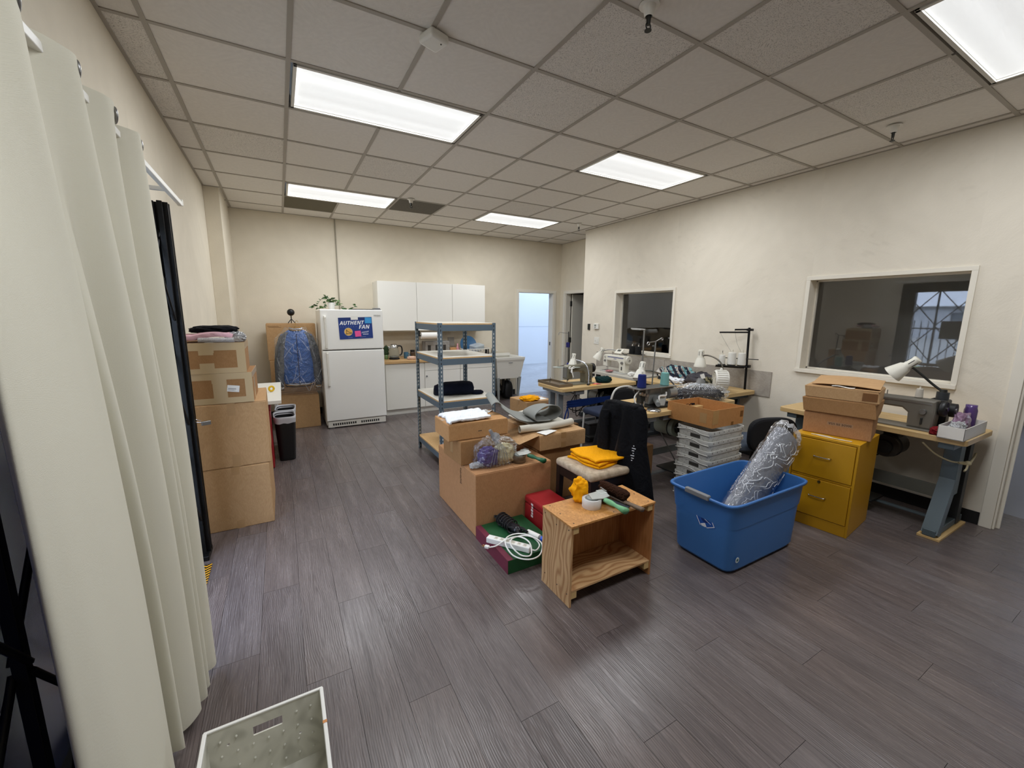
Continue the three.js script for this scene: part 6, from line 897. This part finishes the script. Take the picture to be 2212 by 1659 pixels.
// tray stack
{
  let first = null; const lab = ['topmost of its stack under the open carton', 'second from the top of its stack', 'third from the top of its stack', 'fourth from the top of its stack', 'fifth from the top of its stack', 'sixth from the top of its stack', 'seventh from the top of its stack', 'lowest of its stack on the floor'];
  for (let k = 0; k < 8; k++) {
    const label = 'scuffed white plastic mail tray, ' + lab[7 - k], p = [3.09 + 0.004 * Math.sin(k * 2.1), k * 0.0805, -2.072 + 0.004 * Math.cos(k * 3.3)], ry = 0.012 * Math.sin(k * 1.7);
    if (!first) {
      const t = first = thing('mail_tray', label, 'tray', p, ry, 'white plastic trays in a stack'), q = (w, d, y) => squircle(w, d, y, 0, 0, 14, 64);
      part(t, 'body', loft([q(0.212, 0.146, 0), q(0.216, 0.15, 0.004), q(0.222, 0.155, 0.052), q(0.227, 0.159, 0.055), q(0.23, 0.162, 0.088), q(0.226, 0.158, 0.09), q(0.22, 0.152, 0.086), q(0.206, 0.14, 0.012)]), M.trayPlastic);
      for (const s of [-1, 1]) { part(t, 'handle_slot', at(rbox(0.004, 0.03, 0.09, 0.002), s * 0.2195, 0.03, 0.02), std(0x35332f, 0.8)); part(t, 'end_rib', tube([[s * 0.227, 0.056, 0.15], [s * 0.229, 0.056, 0.08], [s * 0.23, 0.07, 0.02], [s * 0.23, 0.072, -0.05], [s * 0.229, 0.058, -0.12], [s * 0.227, 0.056, -0.15]], 0.0035, 30, 6), M.trayPlastic); }
      const hole = cyl(0.004, 0.004, 0.002, 8); for (let i = 0; i < 7; i++) { part(t, 'vent_hole', hole, std(0x5a564e, 0.8), { p: [-0.18 + i * 0.06, 0.074, 0.161], r: [Math.PI / 2, 0, 0] }); if (i < 3) part(t, 'vent_hole', hole, std(0x5a564e, 0.8), { p: [-0.229, 0.08, -0.12 + i * 0.06], r: [0, 0, Math.PI / 2] }); }
    } else dup(first, label, p, ry);
  }
}
{ const b = carton('cardboard_box', 'open empty cardboard box on top of the white tray stack', 0.42, 0.145, 0.42, [3.088, 0.676, -2.14], 0.03, { open: true, m: card(0xf6dcb8) }); b.rotation.z = -0.02; part(b, 'folded_flap', slab(-0.18, 0.1, 0.01, 0.06, -0.1, -0.094, 0), M.card); part(b, 'tape', slab(0.16, 0.2, 0.06, 0.11, 0.2125, 0.2135, 0), M.tapeDark); part(b, 'tape', slab(-0.2135, -0.2125, 0.03, 0.11, 0.1, 0.16, 0), M.tape); part(b, 'tape', slab(-0.215, -0.14, 0.03, 0.14, 0.2125, 0.2135, 0), M.tape); part(b, 'tape', slab(0.04, 0.075, 0, 0.03, 0.2125, 0.2135, 0), M.tapeDark); }
// filing cabinet
{
  const t = thing('filing_cabinet', 'yellow two-drawer metal filing cabinet', 'filing cabinet', [3.361, 0, -1.358], -1.45), w = 0.2;
  part(t, 'shell', merge([slab(-w, w, 0, 0.69, -0.47, -0.012, 0.004)]), M.yellowMetal); part(t, 'top_rail', slab(-w, w, 0.672, 0.69, -0.014, 0, 0.003), M.yellowMetal); part(t, 'side_rail', slab(-w, -w + 0.014, 0.0, 0.675, -0.014, 0, 0.002), M.yellowMetal); part(t, 'side_rail', slab(w - 0.014, w, 0.0, 0.675, -0.014, 0, 0.002), M.yellowMetal); part(t, 'plinth', slab(-w + 0.014, w - 0.014, 0, 0.082, -0.014, -0.001, 0.002), M.yellowMetal); part(t, 'middle_rail', slab(-w + 0.014, w - 0.014, 0.375, 0.39, -0.014, -0.004, 0.001), M.yellowMetal);
  for (const [y0, y1] of [[0.393, 0.667], [0.086, 0.372]]) { const d = part(t, 'drawer', slab(-w + 0.018, w - 0.018, y0, y1, -0.012, 0.003, 0.003), M.yellowMetal), yc = (y0 + y1) / 2 + 0.02; part(d, 'handle', tube([[-0.05, yc, 0.003], [-0.048, yc, 0.024], [-0.04, yc, 0.027], [0.04, yc, 0.027], [0.048, yc, 0.024], [0.05, yc, 0.003]], 0.0042, 30, 8), M.chrome); }
  part(t, 'lock', at(cyl(0.01, 0.01, 0.01, 16).rotateX(Math.PI / 2), 0.0, 0.362, 0.006), M.brass);
}
single('wire_bundle', 'thin pale wire lying on the filing cabinet edge', 'wire', merge([tube([[0, 0.004, 0], [0.02, 0.006, 0.08], [0.01, 0.004, 0.16], [0.03, 0.005, 0.24]], 0.003, 24, 5), tube([[0.01, 0.004, 0.02], [-0.005, 0.006, 0.1], [0.02, 0.005, 0.2]], 0.003, 24, 5)]), M.offPlastic, [3.385, 0.69, -1.46]);
{
  const p = [3.63, 0.69, -1.39], ry = -1.32;
  const b1 = carton('cardboard_box', 'cardboard box stamped MADE IN USA upside down on the filing cabinet', 0.4, 0.165, 0.3, p, ry, { along: 'x', tape: false, crush: 0.006, m: M.cardPink });
  const pr = printed(b1, 'stamp', 0.15, 0.026, inked('MADE IN USA', '#4a3626', '#a98565'), [0.02, 0.09, 0.1505], [0, 0, 0], 512); pr.material.map.flipY = true; pr.rotation.z = Math.PI;
  carton('cardboard_box', 'crushed cardboard box in the middle of the pile on the filing cabinet', 0.42, 0.11, 0.33, [3.62, 0.855, -1.385], ry - 0.02, { along: 'x', tape: false, crush: 0.02, m: M.cardDark });
  const b3 = carton('cardboard_box', 'crushed taped cardboard box with lifted lid on top of the filing cabinet pile', 0.42, 0.09, 0.32, [3.62, 0.963, -1.385], ry, { along: 'x', tape: false, crush: 0.018 });
  part(b3, 'tape', slab(0.12, 0.2, 0.015, 0.07, 0.158, 0.165, 0), M.tapeDark); part(b3, 'lid', sheet((u, v) => [-0.18 + 0.385 * u, 0.098 + 0.03 * v + 0.01 * Math.sin(u * 3.1), 0.13 - 0.3 * v], 14, 10, 0.005), M.card); part(b3, 'paper', sheet((u, v) => [-0.06 + 0.13 * u, 0.094 + 0.004 * Math.sin(u * 6), 0.1 + 0.05 * v], 8, 4, 0.003), M.white);
}
// table D with the brown machine
sewTable('maple topped sewing table by the right doorway with slanted grey legs', 1.18, 0.59, [4.18, 0, -1.37], -Math.PI / 2, M.legGrey, { slant: true, mx: 0.12, tx: -0.05, motorM: std(0x3c3833, 0.5, 0.3), cable: true });
sewMachine('sewing_machine', 'brown grey sewing machine on the table by the right doorway', [4.03, 0.75, -1.41], -Math.PI / 2, M.machineBrown, { h: 0.225, L: 0.44, col: 0.14 });
{
  const t = thing('machine_motor', 'black add-on motor behind the brown sewing machine', 'motor', [4.16, 0.75, -1.0]);
  part(t, 'bracket', slab(-0.05, 0.05, 0, 0.02, -0.06, 0.05, 0.003), M.blackMetal); part(t, 'housing', at(rbox(0.09, 0.2, 0.1, 0.012, 2), 0, 0.12, -0.005), M.blackPlastic); part(t, 'cap', at(cyl(0.035, 0.035, 0.05, 20), 0, 0.245, 0), std(0x33363a, 0.4)); part(t, 'pulley', at(cyl(0.05, 0.05, 0.03, 24).rotateX(Math.PI / 2), -0.01, 0.15, 0.07), M.blackPlastic); part(t, 'pulley_cap', at(cyl(0.02, 0.02, 0.034, 20).rotateX(Math.PI / 2), -0.01, 0.15, 0.071), M.steel);
}
gooseLamp('white task lamp leaning over the pile from the brown machine motor', [[4.16, 1.02, -1.0], [4.15, 1.07, -1.06], [4.13, 1.14, -1.13], [4.11, 1.19, -1.19], [4.105, 1.185, -1.215]], [-0.1, -0.72, -0.72], M.machineWhite, M.darkSteel, 1.25);
cone('small cream thread cone on top of the brown sewing machine', 0xcfc8bb, [4.03, 0.978, -1.09], 0.62);
{
  const t = thing('parts_box', 'white open carton of purple bags at the table corner', 'box', [4.08, 0.75, -0.855]), m = std(0xe2ded6, 0.6);
  part(t, 'floor', slab(-0.23, 0.23, 0, 0.004, -0.065, 0.065, 0), m); for (const s of [-1, 1]) { part(t, 'side_panel', slab(s * 0.23, s * 0.226, 0, 0.085, -0.065, 0.065, 0.001), m); part(t, 'side_panel', slab(-0.23, 0.23, 0, 0.085, s * 0.065, s * 0.061, 0.001), m); }
}
single('purple_pouch', 'mauve plastic pouch standing in the white carton', 'pouch', wrinkle(lump(0.1, 0.14, 0.04, 0.2, 3, 3), 0.01, 20), phys(0x9b7a94, 0.35, 0, { transmission: 0.2, thickness: 0 }), [4.1, 0.756, -0.87]);
single('purple_jar', 'purple jar at the back of the white carton', 'jar', lathe([[0, 0], [0.035, 0], [0.035, 0.15], [0.03, 0.17], [0.03, 0.19], [0, 0.19]]), phys(0x59407a, 0.25, 0, { clearcoat: 0.5 }), [4.24, 0.756, -0.865]);
single('clear_bag', 'clear bag of small parts in the white carton', 'bag', wrinkle(lump(0.07, 0.1, 0.04, 0.3, 3, 6), 0.012, 24), M.milkyBag, [3.94, 0.756, -0.85]);
single('red_cloth', 'red cloth scrap between the brown machine and the white carton', 'cloth', lump(0.06, 0.05, 0.03, 0.3, 4, 3), cloth(0x7a1d22), [3.95, 0.75, -0.945]);
single('rope_tie', 'pale rope tied round the slanted grey table leg', 'rope', merge([tube([[3.92, 0.68, -1.0], [3.97, 0.6, -0.93], [4.03, 0.56, -0.86], [4.1, 0.56, -0.81]], 0.006, 30, 6), tube([[4.03, 0.56, -0.83], [4.1, 0.55, -0.8], [4.2, 0.57, -0.8], [4.3, 0.59, -0.81]], 0.007, 24, 6), tube([[4.1, 0.55, -0.8], [4.04, 0.53, -0.79], [4.0, 0.52, -0.79]], 0.006, 12, 6), at(new THREE.SphereGeometry(0.018, 12, 8), 4.1, 0.555, -0.8)]), std(0xb9ad8c, 0.9));
single('hanging_bag', 'dark blue bag hanging below the table behind the filing cabinet', 'bag', wrinkle(lump(0.06, 0.22, 0.09, 0.2, 3, 9), 0.012, 16), cloth(0x1a2236), [4.05, 0.42, -1.52]);
// wall controls
{
  const t = thing('thermostat', 'white wall thermostat with small display', 'thermostat', [RW - 0.014, 1.37, -5.2]); part(t, 'housing', at(rbox(0.028, 0.09, 0.12, 0.008, 2), 0, 0, 0), M.whitePlastic); part(t, 'display', at(rbox(0.002, 0.03, 0.045, 0.001), -0.0145, 0.012, -0.01), std(0x8a9088, 0.3)); part(t, 'buttons', at(rbox(0.002, 0.012, 0.04, 0.001), -0.0145, -0.022, -0.01), M.greyPlastic);
  const b = thing('wall_sensor', 'small black wall sensor beside the thermostat', 'sensor', [RW - 0.009, 1.355, -5.39]); part(b, 'housing', rbox(0.018, 0.1, 0.05, 0.004, 2), M.blackPlastic); part(b, 'window', at(rbox(0.002, 0.04, 0.03, 0), -0.0095, 0.01, 0), std(0x10251c, 0.2));
  const s = thing('light_switch', 'white double switch plate below the thermostat', 'switch', [RW - 0.003, 1.137, -5.19]); part(s, 'plate', rbox(0.006, 0.115, 0.12, 0.002), M.whitePlastic); part(s, 'toggle', at(rbox(0.012, 0.024, 0.01, 0.002), -0.008, 0.004, -0.028), M.whitePlastic); part(s, 'rocker', at(rbox(0.005, 0.066, 0.032, 0.001), -0.005, 0, 0.025), M.whitePlastic);
}

renderer.render(scene, camera);
